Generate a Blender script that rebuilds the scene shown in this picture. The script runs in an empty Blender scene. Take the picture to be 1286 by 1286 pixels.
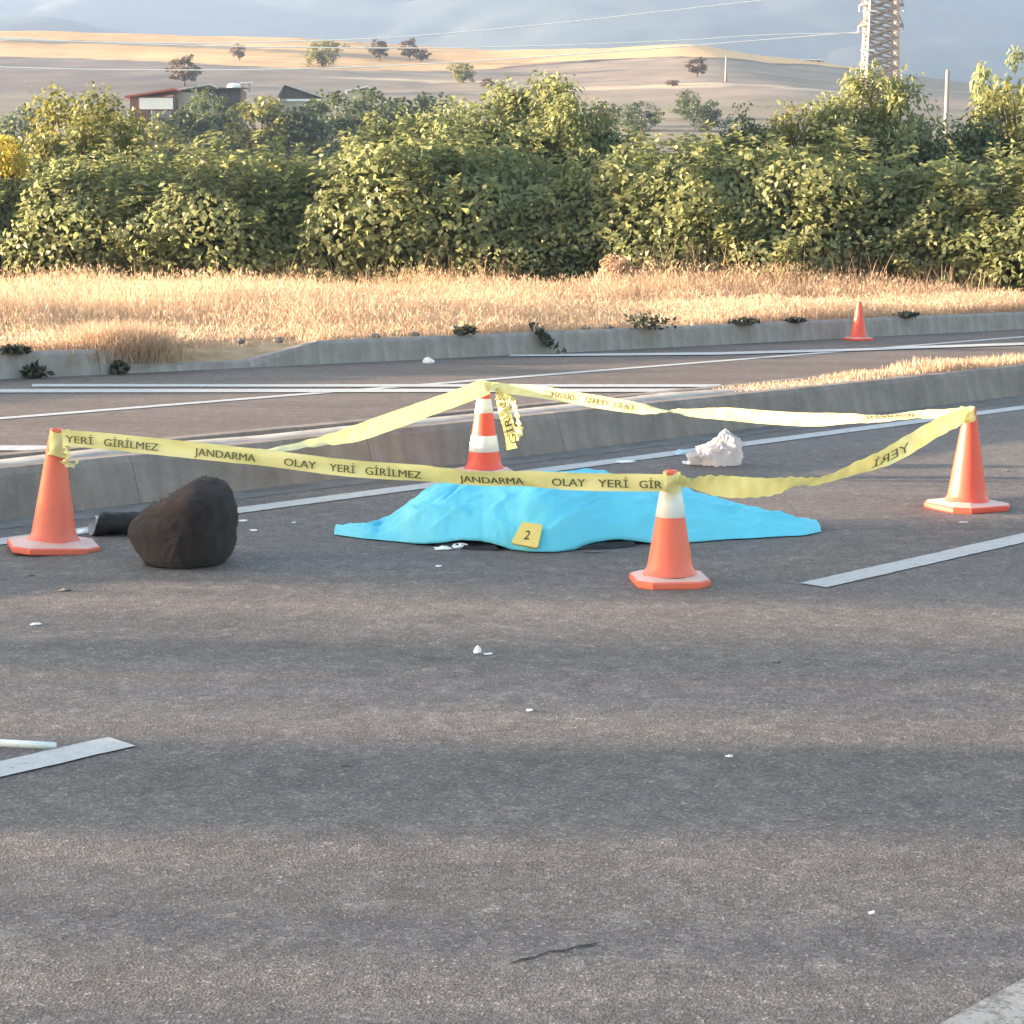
import bpy, bmesh, math, random
import numpy as np
from mathutils import Vector, Matrix, noise as mnoise

# ------------------------------------------------------------------ camera
scene = bpy.context.scene
col = scene.collection
CAM_H = 1.75
FPX = 2400.0                      # focal length in pixels of the 1286 px photograph
PITCH = math.atan(358 / FPX)
cam_data = bpy.data.cameras.new('camera')
cam_data.sensor_width = 36.0
cam_data.lens = 36.0 * FPX / 1286.0
cam_data.clip_end = 8000
cam_data.clip_start = 0.1
cam = bpy.data.objects.new('camera', cam_data)
cam.location = (0, 0, CAM_H)
cam.rotation_euler = (math.pi / 2 - PITCH, 0, 0)
col.objects.link(cam)
scene.camera = cam

# ------------------------------------------------------------------ sky, sun, exposure
SUN_EL = math.radians(5.5)
SUN_AZ = math.radians(3.0)        # degrees behind the left-hand side
to_sun = Vector((-math.cos(SUN_AZ) * math.cos(SUN_EL), math.sin(SUN_AZ) * math.cos(SUN_EL), math.sin(SUN_EL)))
world = bpy.data.worlds.new('World')
scene.world = world
world.use_nodes = True
wn = world.node_tree
sky = wn.nodes.new('ShaderNodeTexSky')
sky.sky_type = 'NISHITA'
sky.sun_disc = False
sky.sun_elevation = SUN_EL
sky.sun_rotation = math.atan2(to_sun.x, to_sun.y)
sky.air_density = 1.0
sky.dust_density = 2.0
sky.ozone_density = 1.0
wn.nodes['Background'].inputs['Strength'].default_value = 0.09
wn.links.new(sky.outputs['Color'], wn.nodes['Background'].inputs['Color'])
sun_data = bpy.data.lights.new('sun', 'SUN')
sun_data.energy = 3.5
sun_data.angle = math.radians(0.6)
sun_data.color = (1.0, 0.77, 0.55)
sun = bpy.data.objects.new('sun', sun_data)
sun.rotation_euler = to_sun.to_track_quat('Z', 'Y').to_euler()
sun.location = (-60, 12, 12)
col.objects.link(sun)
vs = scene.view_settings
vs.view_transform = 'Standard'
vs.look = 'None'
vs.gamma = 1.0
vs.exposure = 3.58
scene.cycles.use_denoising = True
scene.cycles.volume_bounces = 0
scene.cycles.max_bounces = 6
scene.cycles.transparent_max_bounces = 8

# ------------------------------------------------------------------ frames of reference
_c, _s = math.cos(PITCH), math.sin(PITCH)
def _ray(x, y):
    u = (x - 643) / FPX; v = (y - 643) / FPX
    return Vector((u, _c - v * _s, -_s - v * _c))
def G(x, y, z=0.0):               # survey: ground point seen at a photo position
    d = _ray(x, y); k = (z - CAM_H) / d.z
    return Vector((d.x * k, d.y * k, z))
def D(x, y, Y):                   # survey: point at distance Y
    d = _ray(x, y); k = Y / d.y
    return Vector((d.x * k, Y, CAM_H + d.z * k))
TH = math.radians(44.337)         # the road runs at this angle to the view
RD = Vector((math.sin(TH), math.cos(TH), 0))
RN = Vector((-math.cos(TH), math.sin(TH), 0))
def R(s, t, z=0.0):               # road frame: s along, t across (away from the camera)
    p = RD * s + RN * t
    return Vector((p.x, p.y, z))

# ------------------------------------------------------------------ mesh helpers
def link(o, parent=None):
    col.objects.link(o)
    if parent is not None:
        o.parent = parent
    return o
def mesh_obj(name, verts, faces, mat=None, parent=None, smooth=False, loc=None):
    me = bpy.data.meshes.new(name)
    me.from_pydata([tuple(v) for v in verts], [], [tuple(f) for f in faces])
    me.update()
    if smooth:
        me.polygons.foreach_set('use_smooth', [True] * len(me.polygons))
    if mat: me.materials.append(mat)
    o = bpy.data.objects.new(name, me)
    if loc is not None: o.location = loc
    return link(o, parent)
def quads_mesh(name, V, mat, tone=None):
    """V: (n,4,3) array of separate quads; tone: (n,) per-quad value."""
    n, k = V.shape[0], V.shape[1]
    me = bpy.data.meshes.new(name)
    me.vertices.add(n * k); me.vertices.foreach_set('co', V.reshape(-1).astype(np.float32))
    me.loops.add(n * k); me.loops.foreach_set('vertex_index', np.arange(n * k, dtype=np.int32))
    me.polygons.add(n)
    me.polygons.foreach_set('loop_start', np.arange(0, n * k, k, dtype=np.int32))
    if tone is not None:
        at = me.attributes.new('tone', 'FLOAT', 'FACE')
        at.data.foreach_set('value', tone.astype(np.float32))
    me.update(calc_edges=True); me.validate()
    me.materials.append(mat)
    return me
def empty(name, loc=(0, 0, 0), rz=0.0, parent=None):
    o = bpy.data.objects.new(name, None)
    o.location = loc; o.rotation_euler = (0, 0, rz)
    o.empty_display_size = 0.1
    return link(o, parent)
def tag(o, label=None, cat=None, group=None, kind=None):
    if label: o['label'] = label
    if cat: o['category'] = cat
    if group: o['group'] = group
    if kind: o['kind'] = kind
    return o
def box(V, Fc, x0, x1, y0, y1, z0, z1):
    b = len(V)
    V += [(x0,y0,z0),(x1,y0,z0),(x1,y1,z0),(x0,y1,z0),(x0,y0,z1),(x1,y0,z1),(x1,y1,z1),(x0,y1,z1)]
    Fc += [(b,b+3,b+2,b+1),(b+4,b+5,b+6,b+7),(b,b+1,b+5,b+4),(b+1,b+2,b+6,b+5),(b+2,b+3,b+7,b+6),(b+3,b,b+4,b+7)]
def box_obj(name, x0, x1, y0, y1, z0, z1, mat, parent, bev=0.0):
    V, Fc = [], []; box(V, Fc, x0, x1, y0, y1, z0, z1)
    o = mesh_obj(name, V, Fc, mat, parent)
    if bev:
        m = o.modifiers.new('bevel', 'BEVEL'); m.width = bev; m.segments = 2
    return o
def tube(V, Fc, pts, radii, n=6, cap=True):
    pts = [Vector(p) for p in pts]
    base = len(V)
    for i, p in enumerate(pts):
        a = pts[max(i-1, 0)]; b = pts[min(i+1, len(pts)-1)]
        T = (b - a).normalized()
        ref = Vector((0, 0, 1)) if abs(T.z) < 0.9 else Vector((1, 0, 0))
        U = T.cross(ref).normalized(); W = U.cross(T)
        for k in range(n):
            an = 2 * math.pi * k / n
            V.append(tuple(p + (U * math.cos(an) + W * math.sin(an)) * radii[i]))
    for i in range(len(pts) - 1):
        for k in range(n):
            a = base + i*n + k; b = base + i*n + (k+1) % n
            Fc.append((a, b, b + n, a + n))
    if cap:
        Fc.append(tuple(base + k for k in reversed(range(n))))
        Fc.append(tuple(base + (len(pts)-1)*n + k for k in range(n)))
def lathe(profile, n=32):
    V, Fc = [], []
    for r, z in profile:
        for k in range(n):
            a = 2 * math.pi * k / n
            V.append((r * math.cos(a), r * math.sin(a), z))
    for i in range(len(profile) - 1):
        for k in range(n):
            a = i*n + k; b = i*n + (k+1) % n
            Fc.append((a, b, b + n, a + n))
    return V, Fc
def interp(table, x):
    xs = [a for a, _ in table]; ys = [b for _, b in table]
    return float(np.interp(x, xs, ys))
def smooth_interp(table, x):
    xs = [a for a, _ in table]; ys = [b for _, b in table]
    if x <= xs[0]: return ys[0]
    if x >= xs[-1]: return ys[-1]
    i = max(k for k in range(len(xs)) if xs[k] <= x); i = min(i, len(xs) - 2)
    def sl(k):
        a = max(k-1, 0); b = min(k+1, len(xs)-1)
        return (ys[b]-ys[a]) / (xs[b]-xs[a])
    h = xs[i+1]-xs[i]; u = (x-xs[i])/h
    m0, m1 = sl(i)*h, sl(i+1)*h
    return (2*u**3-3*u*u+1)*ys[i] + (u**3-2*u*u+u)*m0 + (-2*u**3+3*u*u)*ys[i+1] + (u**3-u*u)*m1
def catmull(pts, n):
    out = []
    P = [np.array(p, float) for p in pts]
    P = [2*P[0]-P[1]] + P + [2*P[-1]-P[-2]]
    for i in range(1, len(P)-2):
        for k in range(n):
            t = k / n
            a, b, c, d = P[i-1], P[i], P[i+1], P[i+2]
            out.append(0.5*((2*b)+(-a+c)*t+(2*a-5*b+4*c-d)*t*t+(-a+3*b-3*c+d)*t**3))
    out.append(P[-2])
    return out
def fbm(x, y, z=0.0, o=4):
    return mnoise.fractal(Vector((x, y, z)), 1.0, 2.0, o)

# ------------------------------------------------------------------ material helpers
class NT:
    def __init__(self, name):
        self.m = bpy.data.materials.new(name); self.m.use_nodes = True
        self.t = self.m.node_tree; self.b = self.t.nodes['Principled BSDF']; self.out = self.t.nodes['Material Output']
        self.co = self.n('ShaderNodeTexCoord')
    def n(self, ty, **kw):
        nd = self.t.nodes.new(ty)
        for k, v in kw.items(): setattr(nd, k, v)
        return nd
    def l(self, a, b): self.t.links.new(a, b)
    def noise(self, scale, detail=4, rough=0.6, src='Object', stretch=None):
        nd = self.n('ShaderNodeTexNoise'); nd.inputs['Scale'].default_value = scale
        nd.inputs['Detail'].default_value = detail; nd.inputs['Roughness'].default_value = rough
        if stretch:
            mp = self.n('ShaderNodeMapping'); mp.inputs['Scale'].default_value = stretch
            self.l(self.co.outputs[src], mp.inputs['Vector']); self.l(mp.outputs[0], nd.inputs['Vector'])
        else: self.l(self.co.outputs[src], nd.inputs['Vector'])
        return nd.outputs['Fac']
    def ramp(self, fac, stops):
        r = self.n('ShaderNodeValToRGB'); e = r.color_ramp.elements
        while len(e) < len(stops): e.new(0.5)
        for i, (p, c) in enumerate(stops):
            e[i].position = p; e[i].color = (*c, 1) if len(c) == 3 else c
        self.l(fac, r.inputs['Fac']); return r.outputs['Color']
    def mix(self, a, b, fac, mode='MIX'):
        m = self.n('ShaderNodeMix', data_type='RGBA', blend_type=mode)
        for sock, v in ((m.inputs['Factor'], fac), (m.inputs['A'], a), (m.inputs['B'], b)):
            if hasattr(v, 'is_linked') or hasattr(v, 'links'): self.l(v, sock)
            elif isinstance(v, (int, float)): sock.default_value = v
            else: sock.default_value = (*v, 1) if len(v) == 3 else v
        return m.outputs['Result']
    def color(self, c):
        if hasattr(c, 'links'): self.l(c, self.b.inputs['Base Color'])
        else: self.b.inputs['Base Color'].default_value = (*c, 1)
    def rough(self, r, spec=0.3):
        self.b.inputs['Roughness'].default_value = r; self.b.inputs['Specular IOR Level'].default_value = spec
    def bump(self, h, strength=0.3, dist=0.01):
        bp = self.n('ShaderNodeBump'); bp.inputs['Strength'].default_value = strength; bp.inputs['Distance'].default_value = dist
        self.l(h, bp.inputs['Height']); self.l(bp.outputs[0], self.b.inputs['Normal'])
    def translucent(self, colr, fac):
        tr = self.n('ShaderNodeBsdfTranslucent'); mx = self.n('ShaderNodeMixShader'); mx.inputs[0].default_value = fac
        if hasattr(colr, 'links'): self.l(colr, tr.inputs['Color'])
        else: tr.inputs['Color'].default_value = (*colr, 1)
        self.l(self.b.outputs[0], mx.inputs[1]); self.l(tr.outputs[0], mx.inputs[2]); self.l(mx.outputs[0], self.out.inputs['Surface'])

def simple(name, c, rough=0.6, var=0.12, scale=8.0, spec=0.3, bump=0.0, bscale=40.0):
    k = NT(name)
    f = k.noise(scale, 5, 0.65)
    lo = tuple(a * (1 - var) for a in c); hi = tuple(min(1, a * (1 + var)) for a in c)
    k.color(k.ramp(f, [(0.3, lo), (0.7, hi)])); k.rough(rough, spec)
    if bump: k.bump(k.noise(bscale, 4), bump, 0.01)
    return k.m

def asphalt(name, dark, light, speck):
    k = NT(name)
    big = k.noise(0.55, 5, 0.6)
    mid = k.noise(6.0, 5, 0.7)
    base = k.ramp(big, [(0.3, dark), (0.72, light)])
    base = k.mix(base, k.ramp(mid, [(0.3, (0.72,)*3), (0.75, (1.22,)*3)]), 0.8, 'MULTIPLY')
    # wheel tracks and drip line running along the road, and a few oily blotches
    mp = k.n('ShaderNodeMapping'); mp.inputs['Rotation'].default_value = (0, 0, -(math.pi/2 - TH)); mp.inputs['Scale'].default_value = (0.05, 1.1, 1)
    k.l(k.co.outputs['Object'], mp.inputs['Vector'])
    tr = k.n('ShaderNodeTexNoise'); tr.inputs['Scale'].default_value = 1.0; tr.inputs['Detail'].default_value = 5; k.l(mp.outputs[0], tr.inputs['Vector'])
    base = k.mix(base, k.ramp(tr.outputs['Fac'], [(0.35, (0.84,)*3), (0.62, (1.10,)*3)]), 0.8, 'MULTIPLY')
    bl_ = k.noise(2.3, 3, 0.5)
    base = k.mix(base, k.ramp(bl_, [(0.24, (0.62,)*3), (0.34, (1.0,)*3)]), 0.7, 'MULTIPLY')
    # aggregate: one tone for each stone
    vo = k.n('ShaderNodeTexVoronoi'); vo.inputs['Scale'].default_value = 130.0
    k.l(k.co.outputs['Object'], vo.inputs['Vector'])
    sep = k.n('ShaderNodeSeparateColor'); k.l(vo.outputs['Color'], sep.inputs[0])
    st = k.ramp(sep.outputs[0], [(0.0, (0.6,)*3), (0.45, (0.9,)*3), (0.8, (1.1,)*3), (0.95, (1.45, 1.4, 1.33)), (1.0, (2.3, 2.2, 2.0))])
    base = k.mix(base, st, 0.9, 'MULTIPLY')
    vo2 = k.n('ShaderNodeTexVoronoi'); vo2.inputs['Scale'].default_value = 21.0
    k.l(k.co.outputs['Object'], vo2.inputs['Vector'])
    sep2 = k.n('ShaderNodeSeparateColor'); k.l(vo2.outputs['Color'], sep2.inputs[0])
    sp = k.ramp(sep2.outputs[1], [(0.0, (0.8,)*3), (0.9, (1.1,)*3), (1.0, speck)])
    base = k.mix(base, sp, 0.6, 'MULTIPLY')
    k.color(base); k.rough(0.82, 0.25)
    h = k.n('ShaderNodeMath', operation='ADD'); k.l(vo.outputs['Distance'], h.inputs[0]); k.l(k.noise(60, 4), h.inputs[1])
    k.bump(h.outputs[0], 0.35, 0.004)
    return k.m

M = {}
M['asphalt'] = asphalt('asphalt_near', (0.134, 0.116, 0.110), (0.162, 0.141, 0.132), (1.5, 1.45, 1.4))
M['asphalt_far'] = asphalt('asphalt_far', (0.13, 0.102, 0.09), (0.16, 0.127, 0.112), (1.3, 1.25, 1.2))
def paint_mat(name, c, wear):
    k = NT(name)
    f = k.noise(14, 6, 0.75); g = k.noise(90, 3, 0.6)
    a = k.n('ShaderNodeMath', operation='MULTIPLY_ADD'); a.inputs[1].default_value = 0.45
    k.l(g, a.inputs[0]); k.l(f, a.inputs[2])
    k.color(k.ramp(a.outputs[0], [(wear - 0.08, (0.15, 0.145, 0.14)), (wear + 0.03, tuple(x * 0.85 for x in c)), (wear + 0.3, c)]))
    k.rough(0.7, 0.3); k.bump(g, 0.3, 0.004)
    return k.m
M['paint'] = paint_mat('road_paint', (0.46, 0.455, 0.45), 0.60)
M['paint_worn'] = paint_mat('road_paint_worn', (0.33, 0.315, 0.30), 0.70)
def concrete(name, c, var=0.25):
    k = NT(name)
    f = k.noise(1.3, 6, 0.7); st = k.noise(5.0, 4, 0.6, stretch=(1, 1, 0.12)); g = k.noise(70, 4, 0.7)
    base = k.ramp(f, [(0.3, tuple(a * (1 - var) for a in c)), (0.7, tuple(a * (1 + var * 0.6) for a in c))])
    base = k.mix(base, k.ramp(st, [(0.35, (0.7, 0.68, 0.66)), (0.6, (1.08,)*3)]), 0.7, 'MULTIPLY')
    base = k.mix(base, k.ramp(g, [(0.3, (0.8,)*3), (0.7, (1.15,)*3)]), 0.7, 'MULTIPLY')
    k.color(base); k.rough(0.9, 0.2); k.bump(g, 0.4, 0.006)
    return k.m
M['kerb'] = concrete('kerb_concrete', (0.255, 0.212, 0.19))
M['kerb_far'] = concrete('kerb_concrete_far', (0.30, 0.272, 0.258))
M['fill'] = concrete('median_fill_concrete', (0.36, 0.335, 0.31), 0.3)
M['gutter'] = concrete('gutter_concrete', (0.19, 0.175, 0.165))
M['soil'] = simple('dry_soil', (0.33, 0.24, 0.15), 0.95, 0.3, 3.0, 0.1, 0.5, 30)
M['ground'] = simple('dry_ground', (0.26, 0.21, 0.14), 0.95, 0.3, 0.2, 0.1)
def plastic(name, c, rough=0.42, dirt=0.35):
    k = NT(name)
    f = k.noise(9, 6, 0.7); g = k.noise(50, 4, 0.7)
    base = k.mix(c, tuple(a * 0.62 + 0.03 for a in c), k.ramp(f, [(0.45, (0, 0, 0)), (0.75, (dirt,)*3)]))
    sc_ = k.noise(26, 6, 0.8, stretch=(1, 1, 0.35))
    base = k.mix(base, (0.10, 0.085, 0.075), k.ramp(sc_, [(0.60, (0, 0, 0)), (0.72, (dirt*1.3,)*3)]))
    base = k.mix(base, (0.62, 0.50, 0.44), k.ramp(k.noise(60, 5, 0.8, stretch=(1, 1, 3)), [(0.64, (0, 0, 0)), (0.74, (dirt,)*3)]))
    k.color(base); k.rough(rough, 0.4); k.bump(g, 0.08, 0.003)
    return k.m
M['cone'] = plastic('cone_orange', (0.74, 0.145, 0.088))
M['cone_red'] = plastic('cone_red', (0.72, 0.085, 0.05))
M['cone_base_top'] = plastic('cone_base_top_pale', (0.66, 0.42, 0.36), 0.5, 0.5)  # paler, pinkish tone for the upper faces of the cone base
M['cone_white'] = plastic('cone_white_band', (0.72, 0.72, 0.70), 0.35)
k = NT('barrier_tape_yellow')
k.color(k.ramp(k.noise(12, 4), [(0.3, (0.70, 0.64, 0.29)), (0.7, (0.78, 0.72, 0.38))])); k.rough(0.35, 0.5)
k.bump(k.noise(45, 4), 0.35, 0.006)
k.translucent((0.72, 0.66, 0.22), 0.3); M['tape'] = k.m
M['ink'] = simple('black_ink', (0.10, 0.092, 0.05), 0.5, 0.2)
k = NT('blue_sheet')
f = k.noise(5, 5, 0.6)
k.color(k.ramp(f, [(0.3, (0.125, 0.575, 0.735)), (0.7, (0.165, 0.645, 0.81))])); k.rough(0.55, 0.35)
k.bump(k.noise(28, 6, 0.7), 0.35, 0.012)
k.translucent((0.06, 0.5, 0.75), 0.12); M['sheet'] = k.m
k = NT('dark_cloth_and_gap')
f = k.noise(11, 6, 0.75, stretch=(1.6, 1.6, 0.3)); g = k.noise(160, 5, 0.8)
k.color(k.mix(k.ramp(f, [(0.3, (0.022, 0.0165, 0.0165)), (0.75, (0.046, 0.034, 0.0335))]), k.ramp(g, [(0.3, (0.6,)*3), (0.7, (1.5,)*3)]), 0.8, 'MULTIPLY'))
k.rough(0.95, 0.1); k.b.inputs['Sheen Weight'].default_value = 0.12; k.bump(g, 0.9, 0.01); M['dark_cloth_and_gap'] = k.m
M['black'] = simple('black_fabric_and_gap', (0.018, 0.018, 0.02), 0.7, 0.35, 20, 0.3, 0.5, 60)  # also colours the shade patches under the sheet's hem
M['white_scrap'] = simple('white_scrap', (0.72, 0.70, 0.68), 0.6, 0.12, 20)
M['blue_scrap'] = simple('pale_blue_plastic', (0.42, 0.55, 0.62), 0.45, 0.15, 20)
k = NT('plastic_bag')
k.color(k.ramp(k.noise(9, 5), [(0.3, (0.58, 0.55, 0.56)), (0.55, (0.74, 0.71, 0.72)), (0.8, (0.80, 0.79, 0.80))])); k.rough(0.4, 0.4)
k.translucent((0.72, 0.68, 0.68), 0.5); k.bump(k.noise(30, 5, 0.6), 0.6, 0.012); M['bag'] = k.m
M['marker'] = plastic('marker_yellow', (0.78, 0.58, 0.17), 0.45, 0.2)
def leaf_mat(name, stops, trans, fac=0.4):
    k = NT(name)
    at = k.n('ShaderNodeAttribute'); at.attribute_name = 'tone'
    c = k.ramp(at.outputs['Fac'], stops)
    k.color(c); k.rough(0.5, 0.35)
    k.translucent(k.mix(c, trans, 0.5), fac)
    return k.m
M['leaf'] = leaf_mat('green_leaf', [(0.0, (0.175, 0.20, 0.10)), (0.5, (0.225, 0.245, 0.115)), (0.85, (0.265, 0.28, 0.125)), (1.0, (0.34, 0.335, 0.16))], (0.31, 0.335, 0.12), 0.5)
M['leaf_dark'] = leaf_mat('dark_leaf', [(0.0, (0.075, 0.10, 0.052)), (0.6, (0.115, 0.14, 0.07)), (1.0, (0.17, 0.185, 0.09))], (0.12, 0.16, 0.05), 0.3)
M['leaf_olive'] = leaf_mat('olive_leaf', [(0.0, (0.12, 0.135, 0.05)), (0.6, (0.20, 0.205, 0.07)), (1.0, (0.29, 0.265, 0.09))], (0.28, 0.26, 0.06), 0.4)
M['leaf_brown'] = leaf_mat('brown_leaf', [(0.0, (0.07, 0.055, 0.035)), (0.6, (0.12, 0.085, 0.05)), (1.0, (0.17, 0.12, 0.07))], (0.2, 0.13, 0.06), 0.3)
M['leaf_yellow'] = leaf_mat('yellow_leaf', [(0.0, (0.30, 0.25, 0.04)), (1.0, (0.55, 0.45, 0.06))], (0.5, 0.4, 0.06), 0.4)
M['weed'] = leaf_mat('dull_weed_leaf', [(0.0, (0.03, 0.035, 0.025)), (1.0, (0.08, 0.085, 0.06))], (0.08, 0.09, 0.05), 0.2)
M['grass'] = leaf_mat('dry_grass', [(0.0, (0.38, 0.25, 0.16)), (0.5, (0.50, 0.35, 0.24)), (1.0, (0.60, 0.46, 0.34))], (0.57, 0.39, 0.25), 0.42)
M['stalk'] = leaf_mat('dead_stalk', [(0.0, (0.14, 0.095, 0.06)), (1.0, (0.42, 0.29, 0.18))], (0.3, 0.2, 0.1), 0.15)
M['bark'] = simple('bark', (0.10, 0.075, 0.055), 0.9, 0.3, 12, 0.1, 0.6, 30)
M['galv'] = simple('galvanised_steel', (0.27, 0.22, 0.19), 0.5, 0.12, 3)
M['wire'] = simple('aluminium_wire', (0.75, 0.74, 0.73), 0.35, 0.05, 3)
M['insulator'] = simple('glass_insulator', (0.55, 0.56, 0.55), 0.3, 0.1, 3)
M['wall_red'] = simple('red_brown_boards', (0.16, 0.085, 0.07), 0.85, 0.25, 1.5)
M['wall_beige'] = simple('beige_render', (0.42, 0.38, 0.31), 0.9, 0.15, 1.0)
M['wall_dark'] = simple('dark_render', (0.10, 0.085, 0.08), 0.9, 0.2, 1.0)
M['roof_red'] = simple('red_roof_sheet', (0.38, 0.10, 0.06), 0.6, 0.2, 1.5)
M['roof_grey'] = simple('grey_roof_sheet', (0.42, 0.43, 0.45), 0.45, 0.15, 1.5)
M['white_wall'] = simple('white_painted', (0.75, 0.74, 0.72), 0.6, 0.06, 2.0)
M['grey_panel'] = simple('grey_panel', (0.17, 0.17, 0.19), 0.6, 0.12, 2.0)
M['glass'] = simple('dark_window', (0.03, 0.035, 0.04), 0.12, 0.1, 2.0, 0.6)
M['stone'] = simple('verge_stone', (0.16, 0.145, 0.13), 0.9, 0.25, 6, 0.2, 0.6, 20)

# ------------------------------------------------------------------ ground and roads
def strip(name, rows, mat, parent=None, smooth=False):
    """rows: list of equally long lists of points -> one sheet"""
    n = len(rows[0]); V = [p for r in rows for p in r]; Fc = []
    for i in range(len(rows) - 1):
        for j in range(n - 1):
            a = i*n + j
            Fc.append((a, a+1, a+n+1, a+n))
    return mesh_obj(name, V, Fc, mat, parent, smooth)
XMIN, XMAX, YMIN, YMAX = -1000, 1000, -200, 2950
tag(mesh_obj('ground', [(XMIN, YMIN, -0.06), (XMAX, YMIN, -0.06), (XMAX, YMAX, -0.06), (XMIN, YMAX, -0.06)], [(0, 1, 2, 3)], M['ground']), kind='structure')

S0, S1 = -70, 95
def road_sheet(name, t0, t1, mat, z=0.0):
    rows = [[R(s, t0, z), R(s, t1, z)] for s in np.linspace(S0, S1, 34)]
    return tag(strip(name, rows, mat), kind='structure')
near_road = road_sheet('near_road', -9.0, 9.86, M['asphalt'])
gutter = road_sheet('gutter', 9.86, 10.16, M['gutter'], 0.002)

# far kerb: base line surveyed along the other carriageway
FK = [(-70, 24.0), (-30, 22.4), (0, 20.6), (11.73, 19.72), (13.32, 19.42), (15.45, 19.05), (17.55, 18.68), (21.64, 18.0), (25.16, 17.55), (29.1, 16.95), (45, 14.6), (95, 14.0)]
def fk(s): return smooth_interp(FK, s)
rows = [[R(s, 11.2, 0.0), R(s, fk(s) + 0.02, 0.0)] for s in np.linspace(S0, S1, 90)]
far_road = tag(strip('far_road', rows, M['asphalt_far']), kind='structure')

def paint(name, pts_a, pts_b, mat, parent, z=0.005):
    V = [Vector((p.x, p.y, z)) for p in pts_a] + [Vector((p.x, p.y, z)) for p in pts_b]
    n = len(pts_a)
    return mesh_obj(name, V, [(i, i+1, n+i+1, n+i) for i in range(n-1)], mat, parent)
def line_t(name, t, w, s0, s1, mat, parent):
    ss = np.linspace(s0, s1, max(2, int((s1-s0)/(0.05 if s1 - s0 < 7 else 0.12))))
    return paint(name, [R(s, t - w/2 + 0.007*fbm(s*9, t)) for s in ss], [R(s, t + w/2 + 0.007*fbm(s*9, t+7)) for s in ss], mat, parent)
line_t('edge_line', 9.45, 0.20, S0, S1, M['paint'], near_road)
for s0, s1 in [(-21.9, -15.9), (-11.1, -5.1), (-2.35, 3.62), (7.66, 13.6), (18.4, 24.4), (29.2, 35.2), (40, 46), (51, 57)]:
    line_t('lane_dash', 5.41, 0.165, s0, s1, M['paint'], near_road)
line_t('edge_line', 2.01, 0.24, S0, S1, M['paint_worn'], near_road)
line_t('edge_line', 15.65, 0.17, S0, S1, M['paint'], far_road)
def cross_stripe(x0, x1, y0, y1, yb0, yb1):
    n = 12; xs = np.linspace(x0, x1, n)
    a = [G(x, np.interp(x, [x0, x1], [yb0, yb1])) for x in xs]; b = [G(x, np.interp(x, [x0, x1], [y0, y1])) for x in xs]
    paint('cross_stripe', a, b, M['paint'], far_road, 0.009)
cross_stripe(40, 905, 483.2, 483.6, 486.4, 486.8)
cross_stripe(-160, 905, 489.6, 489.2, 494.0, 493.0)
cross_stripe(-160, 210, 560.5, 561.0, 567.0, 567.0)
a = [G(x, y) for x, y in [(640, 448.6), (900, 446.6), (1060, 442), (1286, 434), (1500, 425)]]
b = [G(x, y) for x, y in [(640, 446.4), (900, 443.4), (1060, 439), (1286, 431), (1500, 422.5)]]
paint('edge_line', a, b, M['paint'], far_road, 0.013)
# crack in the near lane
cr = [(636, 1211), (655, 1206), (672, 1203), (690, 1196), (708, 1195), (726, 1189), (742, 1187), (756, 1181)]
a = [G(x, y + 1.4 + 0.6 * math.sin(x)) for x, y in cr]; b = [G(x, y - 0.8 + 0.5 * math.cos(x * 2)) for x, y in cr]
b[0], b[-1] = a[0], a[-1]
paint('road_crack', a, b, M['black'], near_road, 0.003)

# ------------------------------------------------------------------ median: two kerbs of stones with fill
med = tag(empty('median_kerb'), kind='structure')
rng = random.Random(4)
def stone_mesh(name, L, w, h, bat, mat):
    V = [(-L/2, 0, 0), (L/2, 0, 0), (L/2, w, 0), (-L/2, w, 0), (-L/2, bat, h*0.86), (L/2, bat, h*0.86), (L/2, bat+0.035, h), (-L/2, bat+0.035, h), (L/2, w-0.02, h), (-L/2, w-0.02, h)]
    Fc = [(0,1,5,4), (4,5,6,7), (7,6,8,9), (9,8,2,3), (0,4,7,9,3), (1,2,8,6,5), (0,3,2,1)]
    me = bpy.data.meshes.new(name); me.from_pydata(V, [], Fc); me.materials.append(mat); me.update()
    return me
near_stone = stone_mesh('kerb_stone', 1.996, 0.27, 0.30, 0.09, M['kerb'])
far_stone = stone_mesh('kerb_stone', 1.996, 0.22, 0.28, 0.03, M['kerb'])
def put_stone(me, s, t, ang, parent, z=0.0, flip=False):
    o = bpy.data.objects.new('kerb_stone', me); p = R(s, t, z)
    o.location = (p.x, p.y, z + rng.uniform(-0.002, 0.001) - 0.002)
    o.rotation_euler = (rng.uniform(-0.002, 0.002), rng.uniform(-0.001, 0.001), ang + (math.pi if flip else 0) + rng.uniform(-0.0008, 0.0008))
    return link(o, parent)
ANG = math.pi/2 - TH
for i in range(32):
    s = -10 + i * 2.0
    put_stone(near_stone, s, 10.16, ANG, med)
    put_stone(far_stone, s, 11.22, ANG, med, flip=True)
rows = [[R(s, t, z) for t, z in ((10.40, 0.2), (10.6, 0.27), (10.8, 0.285), (11.03, 0.2))] for s in np.linspace(-12, 55, 60)]
rows = [[Vector((p.x, p.y, p.z + 0.02 * fbm(p.x, p.y))) for p in r] for r in rows]
strip('median_fill', rows, M['fill'], med, True)

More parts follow.
